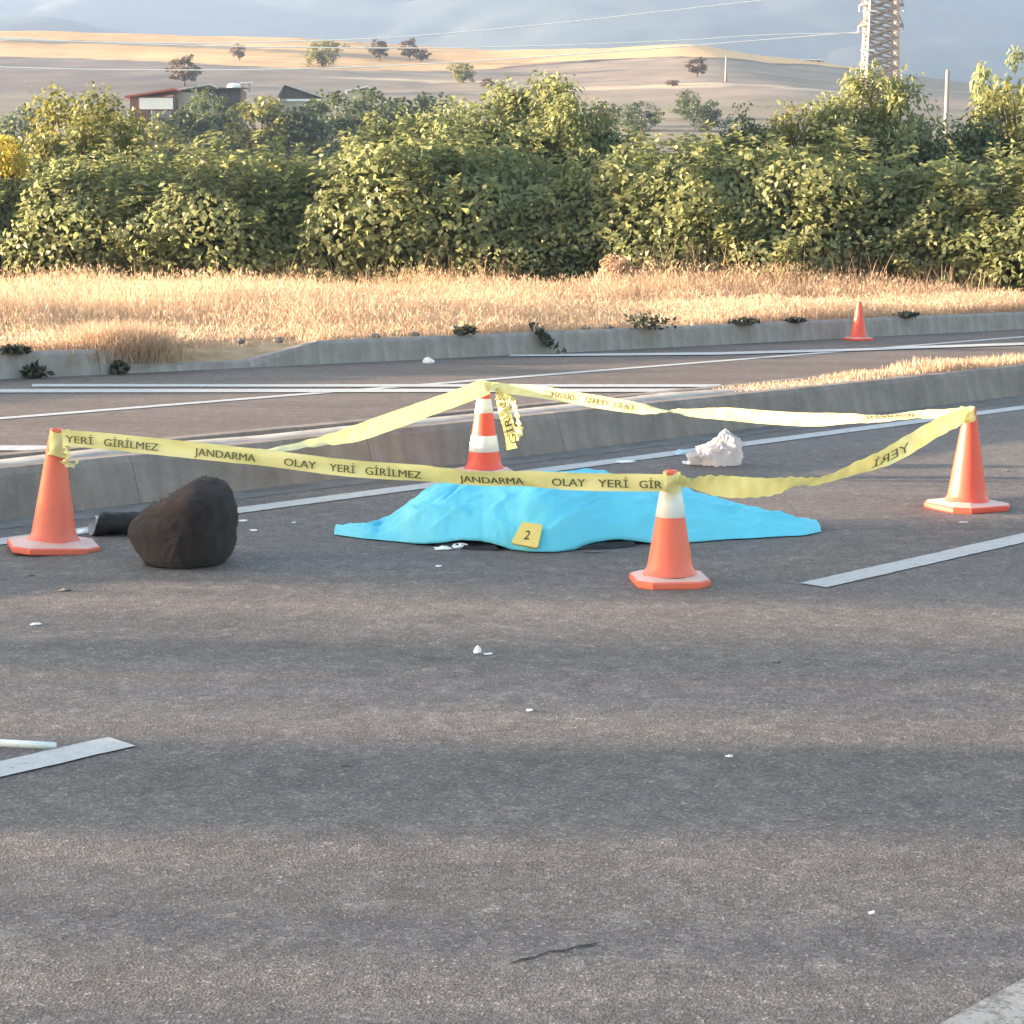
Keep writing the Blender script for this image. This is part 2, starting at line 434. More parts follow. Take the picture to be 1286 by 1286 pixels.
# ------------------------------------------------------------------ far kerb of stones with a dropped crossing
farkerb = tag(empty('far_kerb'), kind='structure')
far_kerb_stone = stone_mesh('kerb_stone', 1.012, 0.22, 0.30, 0.06, M['kerb_far'])
low_stone = stone_mesh('kerb_stone', 1.012, 0.22, 0.09, 0.03, M['kerb_far'])
def drop_stone(h0, h1, name='kerb_stone'):
    L, w, bt = 1.012, 0.22, 0.05
    V = [(-L/2,0,0),(L/2,0,0),(L/2,w,0),(-L/2,w,0),(-L/2,bt,h0),(L/2,bt,h1),(L/2,w-0.02,h1),(-L/2,w-0.02,h0)]
    me = bpy.data.meshes.new(name); me.from_pydata(V, [], [(0,1,5,4),(4,5,6,7),(7,6,2,3),(0,4,7,3),(1,2,6,5),(0,3,2,1)]); me.materials.append(M['kerb_far']); me.update(); return me
drop_a, drop_b = drop_stone(0.30, 0.09), drop_stone(0.09, 0.30)
s = -14.5
while s < 52:
    t = fk(s); d = (fk(s+0.3) - fk(s-0.3)) / 0.6
    me = far_kerb_stone
    if 13.0 <= s < 14.0: me = drop_a
    elif 14.0 <= s < 15.0: me = low_stone
    elif 15.0 <= s < 16.0: me = drop_b
    L = math.sqrt(1 + d*d)
    put_stone(me, s, t, ANG + math.atan(d), farkerb)
    s += 1.0 / L
# verge sheet behind the kerb
def verge_z(s, u):
    base = interp([(0.15, 0.27), (0.6, 0.30), (3, 0.34), (10, 0.36), (25, 0.3), (40, -0.2)], u)
    dip = max(0, min(1, 1.9 - abs(s - 14.5))) * max(0, 1 - u/2.2) * 0.22
    return base - dip
us = [0.15, 0.3, 0.6, 1.0, 1.6, 2.4, 3.4, 5, 7.5, 11, 16, 24, 40]
rows = []
for s in np.linspace(-30, 70, 220):
    r = []
    for u in us:
        p = R(s, fk(s) + u); r.append(Vector((p.x, p.y, verge_z(s, u) + (0.05 * fbm(p.x*1.3, p.y*1.3) if u > 0.4 else 0))))
    rows.append(r)
verge = tag(strip('verge', rows, M['soil'], None, True), kind='structure')

# ------------------------------------------------------------------ hill with fields, far mountains
RIDGE = [(-700, 44), (-300, 45), (0, 46.2), (200, 45.4), (400, 44.3), (540, 42.6), (640, 41.9), (760, 42.8), (860, 43.6), (940, 41.2), (1010, 39.6), (1080, 37.6), (1200, 34.4), (1286, 32.6), (1600, 26), (2100, 20)]
def ridge_h(X): return smooth_interp(RIDGE, 643 + X * FPX / 450)
def hill_z(X, Y):
    lo = 8.6 * (0.5 - 0.5*math.cos(math.pi * min(1, max(0, (Y - 55) / 150))))
    q = (Y - 180) / 270
    rh = ridge_h(X) - 8.6
    if q <= 0: z = lo
    elif q <= 1: z = lo + rh * q ** 1.22
    else:
        z = 8.6 + rh * max(-0.25, 1 - 0.35 * (q - 1) ** 1.3)
    amp = min(1, max(0, (Y - 60) / 120))
    return z - 0.25*(1-amp) + amp * (0.5 * fbm(X*0.02, Y*0.02, 3.3) + 0.15 * fbm(X*0.11, Y*0.11))
nx, ny = 260, 150
Xs = np.linspace(-330, 330, nx); Ys = np.concatenate([np.linspace(52, 330, 70), np.linspace(334, 470, 50), np.linspace(480, 760, 30)])
V, cols = [], []
gold = np.array((0.62, 0.375, 0.19)); gold2 = np.array((0.54, 0.32, 0.155)); plough = np.array((0.175, 0.145, 0.125)); brown = np.array((0.26, 0.205, 0.16)); pale = np.array((0.50, 0.38, 0.26)); dim = np.array((0.20, 0.175, 0.12))
for Y in Ys:
    for X in Xs:
        V.append((X, Y, hill_z(X, Y)))
        a = 643 + X * FPX / 450          # position along the ridge, in survey units
        q = (Y - 180) / 270 + 0.02 * fbm(X*0.03, Y*0.03, 9) 
        # boundary of the stubble fields along the ridge
        b = interp([(-700, 0.74), (0, 0.74), (280, 0.72), (420, 0.68), (560, 0.72), (640, 0.80), (760, 0.83), (860, 0.80), (1000, 0.93), (1085, 0.985), (1140, 1.1), (2000, 1.1)], a)
        if q > b:
            c = gold if fbm(X*0.015, Y*0.04, 5) > -0.1 else gold2
            if abs(q - (b + (1-b)*0.55) - 0.03*math.sin(a*0.008)) < 0.016 and a < 560: c = np.array((0.25, 0.19, 0.13))
        else:
            left = interp([(-700, 1), (330, 1), (480, 0), (2000, 0)], a)
            c = plough * left + brown * (1 - left)
            if q < 0.42: c = c * 0.4 + dim * 0.6
            if 0.52 < q < 0.548 and 690 < a < 930: c = pale
            if 0.60 < q < 0.62 and 460 < a < 640: c = pale
            if abs(q - b) < 0.02 and a > 620: c = np.array((0.13, 0.105, 0.085))
            c = c * (1 + 0.22 * fbm(X*0.05, Y*0.12, 1.5))
        cols.append((*np.clip(c * (1 + 0.08 * fbm(X*0.2, Y*0.3, 2)), 0.02, 0.9), 1))
Fc = [(i*nx+j, i*nx+j+1, (i+1)*nx+j+1, (i+1)*nx+j) for i in range(len(Ys)-1) for j in range(nx-1)]
hill = tag(mesh_obj('hill', V, Fc, None, None, True), kind='structure')
at = hill.data.color_attributes.new('field', 'FLOAT_COLOR', 'POINT')
at.data.foreach_set('color', np.array(cols, np.float32).reshape(-1))
k = NT('hill_fields'); an = k.n('ShaderNodeAttribute'); an.attribute_name = 'field'
k.color(k.mix(an.outputs['Color'], k.ramp(k.noise(0.25, 6, 0.75), [(0.3, (0.75,)*3), (0.7, (1.2,)*3)]), 0.6, 'MULTIPLY')); k.rough(0.95, 0.1)
hill.data.materials.append(k.m)

k = NT('mountain_scrub')
f = k.noise(0.006, 8, 0.7)
k.color(k.ramp(f, [(0.35, (0.036, 0.05, 0.045)), (0.5, (0.048, 0.06, 0.052)), (0.68, (0.07, 0.075, 0.062))])); k.rough(0.95, 0.1)
M['mountain'] = k.m
V = []; nx, ny = 150, 110
for i in range(ny):
    for j in range(nx):
        X = -980 + 1960 * j/(nx-1); Y = 1050 + 1880 * i/(ny-1)
        q = (Y - 1050)/1880
        r = fbm(X*0.0022 + 3, Y*0.0022, 7, 6)
        h = 470 * q ** 1.15 + 26 * r * min(1, q*3) + 12*abs(fbm(X*0.004, Y*0.004, 2, 5)) * min(1, q*4)
        h += 70 * math.exp(-((X + 420)/260)**2 - ((Y - 1500)/260)**2)
        V.append((X, Y, max(-3, h - 4)))
Fc = [(i*nx+j, i*nx+j+1, (i+1)*nx+j+1, (i+1)*nx+j) for i in range(ny-1) for j in range(nx-1)]
tag(mesh_obj('mountain', V, Fc, M['mountain'], None, True), kind='structure')

# ------------------------------------------------------------------ vegetation
def leaf_quads(C, A, Nn, size, wid=0.55, fold=0.18):
    """rhombic folded leaves. C centres, A axis, Nn normal, size length"""
    A = A / (np.linalg.norm(A, axis=1, keepdims=True) + 1e-9)
    B = np.cross(A, Nn); B /= (np.linalg.norm(B, axis=1, keepdims=True) + 1e-9)
    U = np.cross(B, A)
    s = size[:, None]
    return np.stack([C - A*s*0.5, C + B*s*wid*0.5 + U*s*fold*0.5 - A*s*0.05, C + A*s*0.5 - U*s*fold, C - B*s*wid*0.5 + U*s*fold*0.5 - A*s*0.05], axis=1)
def bush_meshes(seed, H, Rr, shoots, per, mat, leaf=0.13, spread=1.0, droop=0.0, trunk_h=0.0):
    """a shrub of many leafy shoots: returns (stem mesh, crown mesh)"""
    r = np.random.default_rng(seed)
    SV, SF = [], []
    Cs, As, Ns, Ss, Ts = [], [], [], [], []
    for i in range(shoots):
        az = r.uniform(0, 2*math.pi); out = math.sqrt(r.uniform(0, 1))
        hh = H * (1 - 0.62*out**2.2) * r.uniform(0.72, 1.17)
        tipr = Rr * out * spread
        p0 = np.array((0.22*Rr*out*math.cos(az), 0.22*Rr*out*math.sin(az), 0.0))
        p3 = np.array((tipr*math.cos(az), tipr*math.sin(az), hh))
        p3[:2] += r.normal(0, 0.12*Rr, 2)
        p1 = p0 + np.array((0.55*tipr*math.cos(az), 0.55*tipr*math.sin(az), trunk_h*0.8 + 0.25*hh))
        p2 = p0*0.2 + p3*0.8 + np.array((0, 0, -0.12*hh)) + r.normal(0, 0.08, 3)
        def bz(t):
            t = np.asarray(t)[:, None]
            return (1-t)**3*p0 + 3*(1-t)**2*t*p1 + 3*(1-t)*t*t*p2 + t**3*p3
        if i % 3 == 0:
            pts = bz([0, 0.3, 0.6, 0.95]); tube(SV, SF, pts, [0.028, 0.02, 0.013, 0.005], 4, False)
        n = max(6, int(per * r.uniform(0.7, 1.3)))
        t = 1 - r.uniform(0, 1, n)**1.25 * 0.86
        P = bz(t)
        T = bz(np.clip(t+0.03, 0, 1.03)) - P; T /= np.linalg.norm(T, axis=1, keepdims=True) + 1e-9
        off = r.normal(0, 1, (n, 3)); off -= (off*T).sum(1, keepdims=True)*T; off /= np.linalg.norm(off, axis=1, keepdims=True) + 1e-9
        side = r.uniform(0.03, 0.22, n)[:, None] * (0.6 + 0.6*(1-t))[:, None]
        Cs.append(P + off*side)
        As.append(off + T*0.5 + np.array((0, 0, -0.25 - droop)) + r.normal(0, 0.25, (n, 3)))
        Ns.append(np.array((0, 0, 1.0)) + r.normal(0, 0.55, (n, 3)))
        Ss.append(leaf * r.uniform(0.65, 1.3, n))
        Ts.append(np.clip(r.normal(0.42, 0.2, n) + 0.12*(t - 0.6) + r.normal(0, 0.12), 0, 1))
    # outer leaves that close the shrub's surface
    n = int(shoots * per * 0.55)
    az = r.uniform(0, 2*math.pi, n); zf = r.uniform(0.02, 0.93, n)
    lump = np.array([mnoise.noise(Vector((math.cos(a_)*1.6 + seed, math.sin(a_)*1.6, z_*3.2))) for a_, z_ in zip(az, zf)])
    rr = Rr * 1.08 * (1 - zf**2.2)**0.55 * (0.92 + 0.40*lump) + r.normal(0, 0.07, n)
    outv = np.stack([np.cos(az), np.sin(az), np.full(n, 0.25)], 1)
    Cs.append(np.stack([rr*np.cos(az), rr*np.sin(az), zf*H*(0.93 + 0.15*lump)], 1))
    As.append(np.array((0, 0, -0.7)) + outv*0.4 + r.normal(0, 0.45, (n, 3))); Ns.append(outv*0.9 + np.array((0, 0, 0.45)) + r.normal(0, 0.4, (n, 3)))
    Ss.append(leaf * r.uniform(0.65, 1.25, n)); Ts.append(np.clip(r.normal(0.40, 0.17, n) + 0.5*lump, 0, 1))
    C = np.concatenate(Cs); keep = C[:, 2] > 0.04
    me = quads_mesh('crown', leaf_quads(C, np.concatenate(As), np.concatenate(Ns), np.concatenate(Ss))[keep], mat, np.concatenate(Ts)[keep])
    sm = bpy.data.meshes.new('trunk'); sm.from_pydata([tuple(map(float, v)) for v in SV], [], SF); sm.materials.append(M['bark']); sm.update()
    return sm, me
def tree_meshes(seed, H, Rr, clumps, per, mat, leaf=0.15, base=0.25, top=0.12):
    """a tree: trunk, limbs to leaf clumps spread through an uneven crown"""
    r = np.random.default_rng(seed)
    SV, SF = [], []
    th = H * (base + 0.15)
    tube(SV, SF, [(0, 0, -0.1), (0.03*H*r.normal(), 0.0, th*0.5), (0.03*H*r.normal(), 0.03*H*r.normal(), th), (0, 0, H*0.75)], [0.035*H, 0.026*H, 0.02*H, 0.006*H], 7)
    Cs, As, Ns, Ss, Ts = [], [], [], [], []
    lob = r.uniform(0, 2*math.pi, 4)
    for i in range(clumps):
        v = r.normal(0, 1, 3); v /= np.linalg.norm(v)
        rad = r.uniform(0.25, 0.93) ** 0.55
        az = math.atan2(v[1], v[0])
        bulge = 1 + 0.16*math.sin(2*az + lob[0]) + 0.13*math.sin(3*az + lob[1] + 2*v[2]) + 0.1*math.sin(5*v[2] + lob[2])
        zc = base*H + (1-base)*H*0.5
        taper = 1 - top * max(0, v[2]*rad)
        c = np.array((v[0]*rad*Rr*bulge*taper, v[1]*rad*Rr*bulge*taper, zc + v[2]*rad*(1-base)*H*0.5*bulge))
        cr = Rr * r.uniform(0.19, 0.33)
        if i % 4 == 0:
            mid = c*0.5 + np.array((0, 0, th*0.5)); tube(SV, SF, [(0, 0, th*0.8), mid, c], [0.012*H, 0.007*H, 0.003*H], 4, False)
        n = max(5, int(per * r.uniform(0.6, 1.3)))
        o = r.normal(0, 1, (n, 3)); o /= np.linalg.norm(o, axis=1, keepdims=True); o *= (r.uniform(0, 1, n)**0.45)[:, None]
        o *= np.array((cr, cr, cr*0.8))
        Cs.append(c + o)
        As.append(o/cr + np.array((0, 0, -0.3)) + r.normal(0, 0.4, (n, 3)))
        Ns.append(np.array((0, 0, 0.8)) + v*0.5 + r.normal(0, 0.5, (n, 3)))
        Ss.append(leaf * r.uniform(0.6, 1.3, n)); Ts.append(np.clip(r.normal(0.42, 0.18, n) + r.normal(0, 0.13), 0, 1))
    me = quads_mesh('crown', leaf_quads(np.concatenate(Cs), np.concatenate(As), np.concatenate(Ns), np.concatenate(Ss), 0.65), mat, np.concatenate(Ts))
    sm = bpy.data.meshes.new('trunk'); sm.from_pydata([tuple(map(float, v)) for v in SV], [], SF); sm.materials.append(M['bark']); sm.update()
    return sm, me
def plant(name, meshes, loc, scale, rz, label, cat, group=None):
    root = empty(name, loc, rz)
    root.scale = scale if isinstance(scale, tuple) else (scale,)*3
    for nm, me in (('trunk', meshes[0]), ('crown', meshes[1])):
        link(bpy.data.objects.new(nm, me), root)
    return tag(root, label, cat, group)

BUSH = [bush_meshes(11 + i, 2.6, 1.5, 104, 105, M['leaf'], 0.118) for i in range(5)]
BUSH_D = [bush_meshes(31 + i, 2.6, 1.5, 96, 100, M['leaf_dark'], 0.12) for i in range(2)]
TREE = [tree_meshes(51 + i, 5.0, 2.2, 150, 90, M['leaf'], 0.165, 0.05) for i in range(3)]
TREE_O = [tree_meshes(61 + i, 5.0, 2.2, 150, 90, M['leaf_olive'], 0.165, 0.05) for i in range(2)]
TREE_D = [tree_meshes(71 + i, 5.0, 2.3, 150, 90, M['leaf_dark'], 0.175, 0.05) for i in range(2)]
TREE_S = [tree_meshes(91, 5.0, 2.2, 60, 42, M['leaf_olive'], 0.16, 0.05)]
TREE_FAR = {'g': tree_meshes(81, 5.0, 2.4, 60, 36, M['leaf_dark'], 0.34, 0.03), 'o': tree_meshes(82, 5.0, 2.2, 60, 36, M['leaf_olive'], 0.34, 0.03), 'b': tree_meshes(83, 5.0, 2.0, 55, 34, M['leaf_brown'], 0.34, 0.05), 'g2': tree_meshes(84, 5.0, 2.2, 60, 36, M['leaf'], 0.34, 0.12)}

def ground_z(x, y):
    s = x*RD.x + y*RD.y; t = x*RN.x + y*RN.y; u = t - fk(s)
    if y > 58: return hill_z(x, y)
    if u > 0.15: return verge_z(s, min(u, 40))
    return 0.0
def at_px(px, Y):
    p = D(px, 300, Y); return Vector((p.x, Y, ground_z(p.x, Y)))
vr = random.Random(12)
def veg(kind, px, Y, top_px, label, cat='bush', name='leafy_bush', group=None, wide=1.0, src_h=None):
    """plant one at photo column px, distance Y, with its top at photo row top_px"""
    p = at_px(px, Y)
    H = (285 - top_px) / FPX * Y + CAM_H - p.z
    lib = {'b': BUSH, 'bd': BUSH_D, 't': TREE, 'to': TREE_O, 'td': TREE_D}[kind]
    me = lib[vr.randrange(len(lib))]
    h0 = 2.6 if kind in ('b', 'bd') else 5.1
    sc = H / h0
    w = wide * vr.uniform(0.93, 1.07)
    return plant(name, me, (p.x, p.y, p.z - 0.03), (w * (sc if kind[0] == 't' else max(0.8, sc ** 0.5)), w * (sc if kind[0] == 't' else max(0.8, sc ** 0.5)), sc), vr.uniform(0, 6.28), label, cat, group)
GF = 'bushes in the front row behind the dry grass'
GB = 'taller bushes and trees behind the front row'
front = [
 (-95, 25.6, 205, 'leafy green bush cut by the left edge of the picture'),
 (-15, 26.2, 200, 'leafy green bush at the left edge, below the small yellow bush'),
 (62, 26.8, 212, 'low leafy bush directly above and behind the leftmost cone'),
 (140, 27.2, 186, 'leafy bush in front of the pale tree left of the red shed'),
 (218, 27.8, 205, 'leafy bush in the front row directly below the red shed'),
 (292, 28.2, 184, 'leafy bush of upright shoots right of the one below the shed'),
 (362, 28.8, 208, 'leafy front bush below the far grey gabled roof'),
 (430, 29.3, 203, 'leafy front bush with pale tips below the dark distant grove'),
 (505, 29.8, 166, 'leafy front bush on the left flank of the tallest tree clump'),
 (575, 30.4, 164, 'front row bush left of the rounded pale bush above the striped cone'),
 (655, 30.6, 226, 'rounded pale green bush in front of the tallest tree, above the striped cone'),
 (735, 31.6, 235, 'low dark bush in the shaded gap right of the tallest tree'),
 (800, 32.2, 176, 'leafy bush right of the dark gap, behind the straw mound'),
 (872, 32.8, 186, 'leafy bush in front of the dark round hill tree'),
 (942, 33.4, 168, 'leafy front bush left of the lone far cone'),
 (1010, 34.2, 182, 'leafy front bush up left of the lone far cone'),
 (1078, 35.0, 228, 'dark low front bush directly above the lone far cone'),
 (1140, 35.6, 190, 'leafy front bush right of the lone far cone'),
 (1205, 36.4, 206, 'leafy front bush below the thin utility pole'),
 (1268, 37.2, 196, 'leafy front bush at the right edge of the picture'),
 (1345, 38.0, 190, 'leafy front bush cut by the right edge'),
]
for i, (px, Y, top, lab) in enumerate(front):
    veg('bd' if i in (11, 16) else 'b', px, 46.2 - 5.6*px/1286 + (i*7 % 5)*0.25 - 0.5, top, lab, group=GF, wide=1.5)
back = [
 ('b', 20, 29.5, 176, 'leafy bush behind the front row at the far left', 1.2, 'leafy_bush', 'bush'),
 ('to', 105, 33.0, 104, 'pale olive tree left of the red shed, rising above the hedge', 0.93, 'leafy_tree', 'tree'),
 ('b', 175, 31.0, 182, 'leafy bush between the pale olive tree and the red shed', 1.1, 'leafy_bush', 'bush'),
 ('b', 255, 31.5, 190, 'low bush between the shed and the front row', 1.1, 'leafy_bush', 'bush'),
 ('b', 330, 32.0, 180, 'olive tinted bush rising right of the shed', 1.1, 'leafy_bush', 'bush'),
 ('b', 400, 32.5, 200, 'low bush below the dark grove left of centre', 1.1, 'leafy_bush', 'bush'),
 ('t', 520, 36.0, 142, 'green tree forming the left shoulder of the tallest clump', 0.93, 'leafy_tree', 'tree'),
 ('t', 600, 36.5, 122, 'green tree just left of the tallest tree', 0.90, 'leafy_tree', 'tree'),
 ('t', 688, 37.0, 97, 'tallest green tree left of the picture centre line of bushes', 0.93, 'leafy_tree', 'tree'),
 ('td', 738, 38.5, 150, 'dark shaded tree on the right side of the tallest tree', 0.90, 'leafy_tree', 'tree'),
 ('b', 835, 36.5, 172, 'leafy bush behind the hedge right of the shaded gap', 1.25, 'leafy_bush', 'bush'),
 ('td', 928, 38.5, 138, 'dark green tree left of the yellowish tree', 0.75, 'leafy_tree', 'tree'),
 ('to', 1018, 38.0, 128, 'yellowish green tree left of the pylon', 0.83, 'leafy_tree', 'tree'),
 ('t', 1082, 40.0, 88, 'thin topped tree standing in front of the pylon base', 0.68, 'leafy_tree', 'tree'),
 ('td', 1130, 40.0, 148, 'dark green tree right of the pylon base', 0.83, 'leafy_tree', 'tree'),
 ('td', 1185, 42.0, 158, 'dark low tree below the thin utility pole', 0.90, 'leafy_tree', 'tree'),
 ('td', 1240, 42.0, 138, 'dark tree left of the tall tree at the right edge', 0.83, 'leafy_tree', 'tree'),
 ('to', 1292, 43.5, 98, 'tall olive tree at the right edge of the picture', 0.75, 'leafy_tree', 'tree'),
 ('t', 1370, 43.0, 120, 'tall tree just past the right edge', 0.75, 'leafy_tree', 'tree'),
]
for kd, px, Y, top, lab, w, nm, ct in back:
    veg(kd, px, 49.4 - 4.4*px/1286 + (Y - 31)*0.4, top, lab, ct, nm, GB, w)
p = at_px(12, 43.5)
yb = bush_meshes(95, 1.0, 0.5, 22, 40, M['leaf_yellow'], 0.12)
plant('yellow_bush', yb, (p.x, p.y, CAM_H + (285-205)/FPX*43.5 - 0.35), (0.8, 0.8, 1.0), 0.3, 'small bright yellow leafed bush top at the left edge', 'bush')

# unseen trees added further left to lay shade bands on the near lanes
SH = [('t', 10.15, 24.6, 6.6, 0.92), ('td', 5.85, 26.0, 6.0, 0.24), ('t', 3.0, 27.0, 6.2, 0.6), ('t', 0.6, 26.0, 6.0, 0.6), ('sp', 7.5, 25.5, 6.4, 0.55), ('sp', 4.7, 26.5, 6.2, 0.3)]
for i, (kd, cc, t, H, w) in enumerate(SH):
    k_ = math.tan(SUN_AZ)
    # on the sun line y = cc - k x, at road offset t
    x = (cc * math.sin(TH) - t) / (math.cos(TH) + k_ * math.sin(TH)); y = cc - k_ * x
    lib = {'t': TREE, 'td': TREE_D, 'sp': TREE_S}[kd]
    sc = H / 5.0
    plant('added_shade_tree', lib[i % len(lib)], (x, y, ground_z(x, y) - 0.05), (w * 0.85, w * 0.85, sc), 1.3 * i,
          'unseen tall leafy tree added beyond the left edge to shade the near lanes', 'tree', 'added shade trees left of the view')

# grass
def blades(n, seed, place, hmin, hmax, w, mat, name, lean=0.35, clump=0.0):
    r = np.random.default_rng(seed)
    P, hs = place(n, r)
    h = r.uniform(hmin, hmax, len(P)) * hs
    az = r.uniform(0, 2*math.pi, len(P)); ln = r.uniform(0.05, lean, len(P)) * h
    d = np.stack([np.cos(az), np.sin(az), np.zeros_like(az)], 1)
    az2 = r.uniform(0, 2*math.pi, len(P)); sd = np.stack([np.cos(az2), np.sin(az2), np.zeros_like(az2)], 1) * (w * r.uniform(0.6, 1.3, len(P)))[:, None]
    up = np.array((0, 0, 1.0))
    m = P + d*(ln*0.35)[:, None] + up*(h*0.6)[:, None]
    tp = P + d*ln[:, None] + up*h[:, None]
    V = np.concatenate([np.stack([P - sd*0.5, P + sd*0.5, m + sd*0.4, m - sd*0.4], 1), np.stack([m - sd*0.4, m + sd*0.4, tp + sd*0.08, tp - sd*0.08], 1)])
    tn = np.clip(r.normal(0.5, 0.25, len(P)), 0, 1)
    me = quads_mesh(name, V, mat, np.concatenate([tn, tn]))
    o = bpy.data.objects.new(name, me)
    return link(o)
def fk_arr(s): return np.interp(s, np.linspace(-40, 70, 400), [fk(x) for x in np.linspace(-40, 70, 400)])
VZ_U = np.linspace(0, 40, 200); VZ = np.array([interp([(0.15, 0.27), (0.6, 0.30), (3, 0.34), (10, 0.36), (25, 0.3), (40, -0.2)], u) for u in VZ_U])
def place_verge(n, r, near=True):
    X = r.uniform(-15, 17, n); Yh_ = 45.6 - 5.6*(X*FPX/42 + 643)/1286
    kx = np.linspace(-25, 30, 200); ss = np.linspace(-20, 60, 800); tt = fk_arr(ss)
    ky = np.interp(kx, ss*RD.x + tt*RN.x, ss*RD.y + tt*RN.y)
    Y0 = np.interp(X, kx, ky)
    m = r.uniform(0, 1, n); Y = Y0 + 0.28 + (Yh_ + 0.8 - Y0) * m**1.45
    nc = n//45; idx = r.integers(0, nc, n); sel = r.uniform(0, 1, n) < 0.45
    X = np.where(sel, X[idx] + r.normal(0, 0.13, n), X); Y = np.where(sel, Y[idx] + r.normal(0, 0.13, n), Y)
    s_ = X*RD.x + Y*RD.y; u = X*RN.x + Y*RN.y - fk_arr(s_)
    keep = (u > 0.14) & ~((np.abs(s_ - 15.1 - 0.3*u) < 0.75) & (u < 1.0) & (r.uniform(0, 1, n) < 0.93))
    X, Y, s_, u = X[keep], Y[keep], s_[keep], u[keep]
    P = np.stack([X, Y, np.interp(u, VZ_U, VZ) - 0.03], 1)
    patch = np.array([0.82 + 1.0*mnoise.noise(Vector((x*0.30, y*0.22, 4))) + 0.25*mnoise.noise(Vector((x*1.1, y*1.1, 8))) for x, y in zip(X, Y)])
    hs = np.clip(0.26 + 0.07*u, 0.2, 0.72) * np.clip(patch, 0.4, 1.3)
    if not near: hs = np.clip(patch, 0.4, 1.3)
    return P, hs
tag(blades(190000, 3, place_verge, 0.22, 0.70, 0.012, M['grass'], 'dry_grass', 0.7), 'tall dry golden grass on the verge behind the far kerb', 'grass', kind='stuff')
def seed_heads():
    r = np.random.default_rng(17); P, hs = place_verge(46000, r)
    h = r.uniform(0.45, 0.78, len(P)) * hs
    C = P + np.stack([r.normal(0, 0.06, len(P)), r.normal(0, 0.06, len(P)), h], 1)
    A = np.stack([r.normal(0, 0.5, len(P)), r.normal(0, 0.5, len(P)), np.full(len(P), 1.0)], 1)
    me = quads_mesh('seed_heads', leaf_quads(C, A, r.normal(0, 1, C.shape), r.uniform(0.05, 0.12, len(P)), 0.16), M['grass'], np.clip(r.normal(0.65, 0.2, len(P)), 0, 1))
    return link(bpy.data.objects.new('seed_heads', me))
def place_spill(n, r):
    s_ = r.normal(13.45, 0.34, n); u = r.uniform(-0.02, 0.9, n); t = fk_arr(s_) + u
    return np.stack([s_*RD.x + t*RN.x, s_*RD.y + t*RN.y, np.where(u < 0.2, 0.12, 0.22)], 1), np.ones(n)
tag(blades(2600, 23, place_spill, 0.12, 0.42, 0.010, M['grass'], 'kerb_grass', 1.0), 'dry grass spilling over the dropped end of the far kerb', 'grass', kind='stuff')
tag(seed_heads(), 'pale seed heads above the dry golden grass of the verge', 'grass', kind='stuff')
def place_stalk(n, r):
    P, hs = place_verge(n, r, False)
    Xh = 45.6 - 5.6*(P[:, 0]*FPX/42 + 643)/1286
    k_ = (P[:, 1] > Xh - 2.6) & (hs > 0.62)
    return P[k_], hs[k_]
tag(blades(42000, 5, place_stalk, 0.35, 1.0, 0.016, M['stalk'], 'dry_weeds', 0.5), 'dead brown weed stalks between the dry grass and the bushes', 'weeds', kind='stuff')
def place_med(n, r):
    s = r.uniform(13.6, 50, n); t = r.uniform(10.44, 11.0, n)
    P = np.stack([s*RD.x + t*RN.x, s*RD.y + t*RN.y, np.full(n, 0.26)], 1)
    hs = 0.62 * np.clip((s - 13.0)/5, 0.15, 1) * (0.55 + 0.6*np.abs(np.sin(s*2.1)*np.sin(s*0.9+2)))
    return P, hs
tag(blades(40000, 7, place_med, 0.06, 0.28, 0.010, M['grass'], 'median_grass'), 'short dry straw grass growing along the top of the median', 'grass', kind='stuff')

# ------------------------------------------------------------------ traffic cones
def make_cone(px, py, H, rz, bands, label, base_r=0.235, tilt=(0, 0), body=M['cone'], group='cones around the taped area', rb=0.125):
    p = G(px, py)
    root = empty('traffic_cone', p, rz); root.rotation_euler = (tilt[0], tilt[1], rz)
    tag(root, label, 'traffic cone', group)
    # base plate: square with cut corners, bevelled rim
    V, Fc = [], []
    a, c = base_r * 0.84, base_r * 0.54
    ring = [(a, -c), (a, c), (c, a), (-c, a), (-a, c), (-a, -c), (-c, -a), (c, -a)]
    lev = [(0.985, 0.0), (1.0, 0.006), (1.0, 0.028), (0.965, 0.036), (0.66, 0.048), (0.5, 0.056)]
    for sc, z in lev:
        V += [(x*sc, y*sc, z) for x, y in ring]
    for i in range(len(lev)-1):
        for k_ in range(8):
            q = i*8+k_; w = i*8+(k_+1) % 8
            Fc.append((q, w, w+8, q+8))
    Fc += [tuple(reversed(range(8))), tuple(range(8*(len(lev)-1), 8*len(lev)))]
    ob = mesh_obj('base', V, Fc, body, root); ob.data.materials.append(M['cone_base_top'])
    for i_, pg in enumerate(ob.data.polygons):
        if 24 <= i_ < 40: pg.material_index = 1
    rt = 0.034
    def rad(z): return rb + (rt - rb) * (z - 0.056) / (H - 0.056)
    prof = [(rb*1.16, 0.05), (rb*1.09, 0.06), (rb*1.01, 0.075)]
    for i in range(12):
        z = 0.085 + (H - 0.012 - 0.085) * i / 11
        prof.append((rad(z), z))
    prof += [(rt*1.02, H - 0.004), (rt*0.85, H), (rt*0.6, H), (rt*0.55, H-0.05)]
    V, Fc = lathe(prof, 36)
    mesh_obj('body', V, Fc, body, root, True)
    for z0, z1, m in bands:
        V, Fc = lathe([(rad(z0)+0.0002, z0), (rad(z0)+0.003, z0+0.003), (rad((z0+z1)/2)+0.003, (z0+z1)/2), (rad(z1)+0.003, z1-0.003), (rad(z1)+0.0002, z1)], 36)
        mesh_obj('white_band', V, Fc, m, root, True)
    return root
W = M['cone_white']
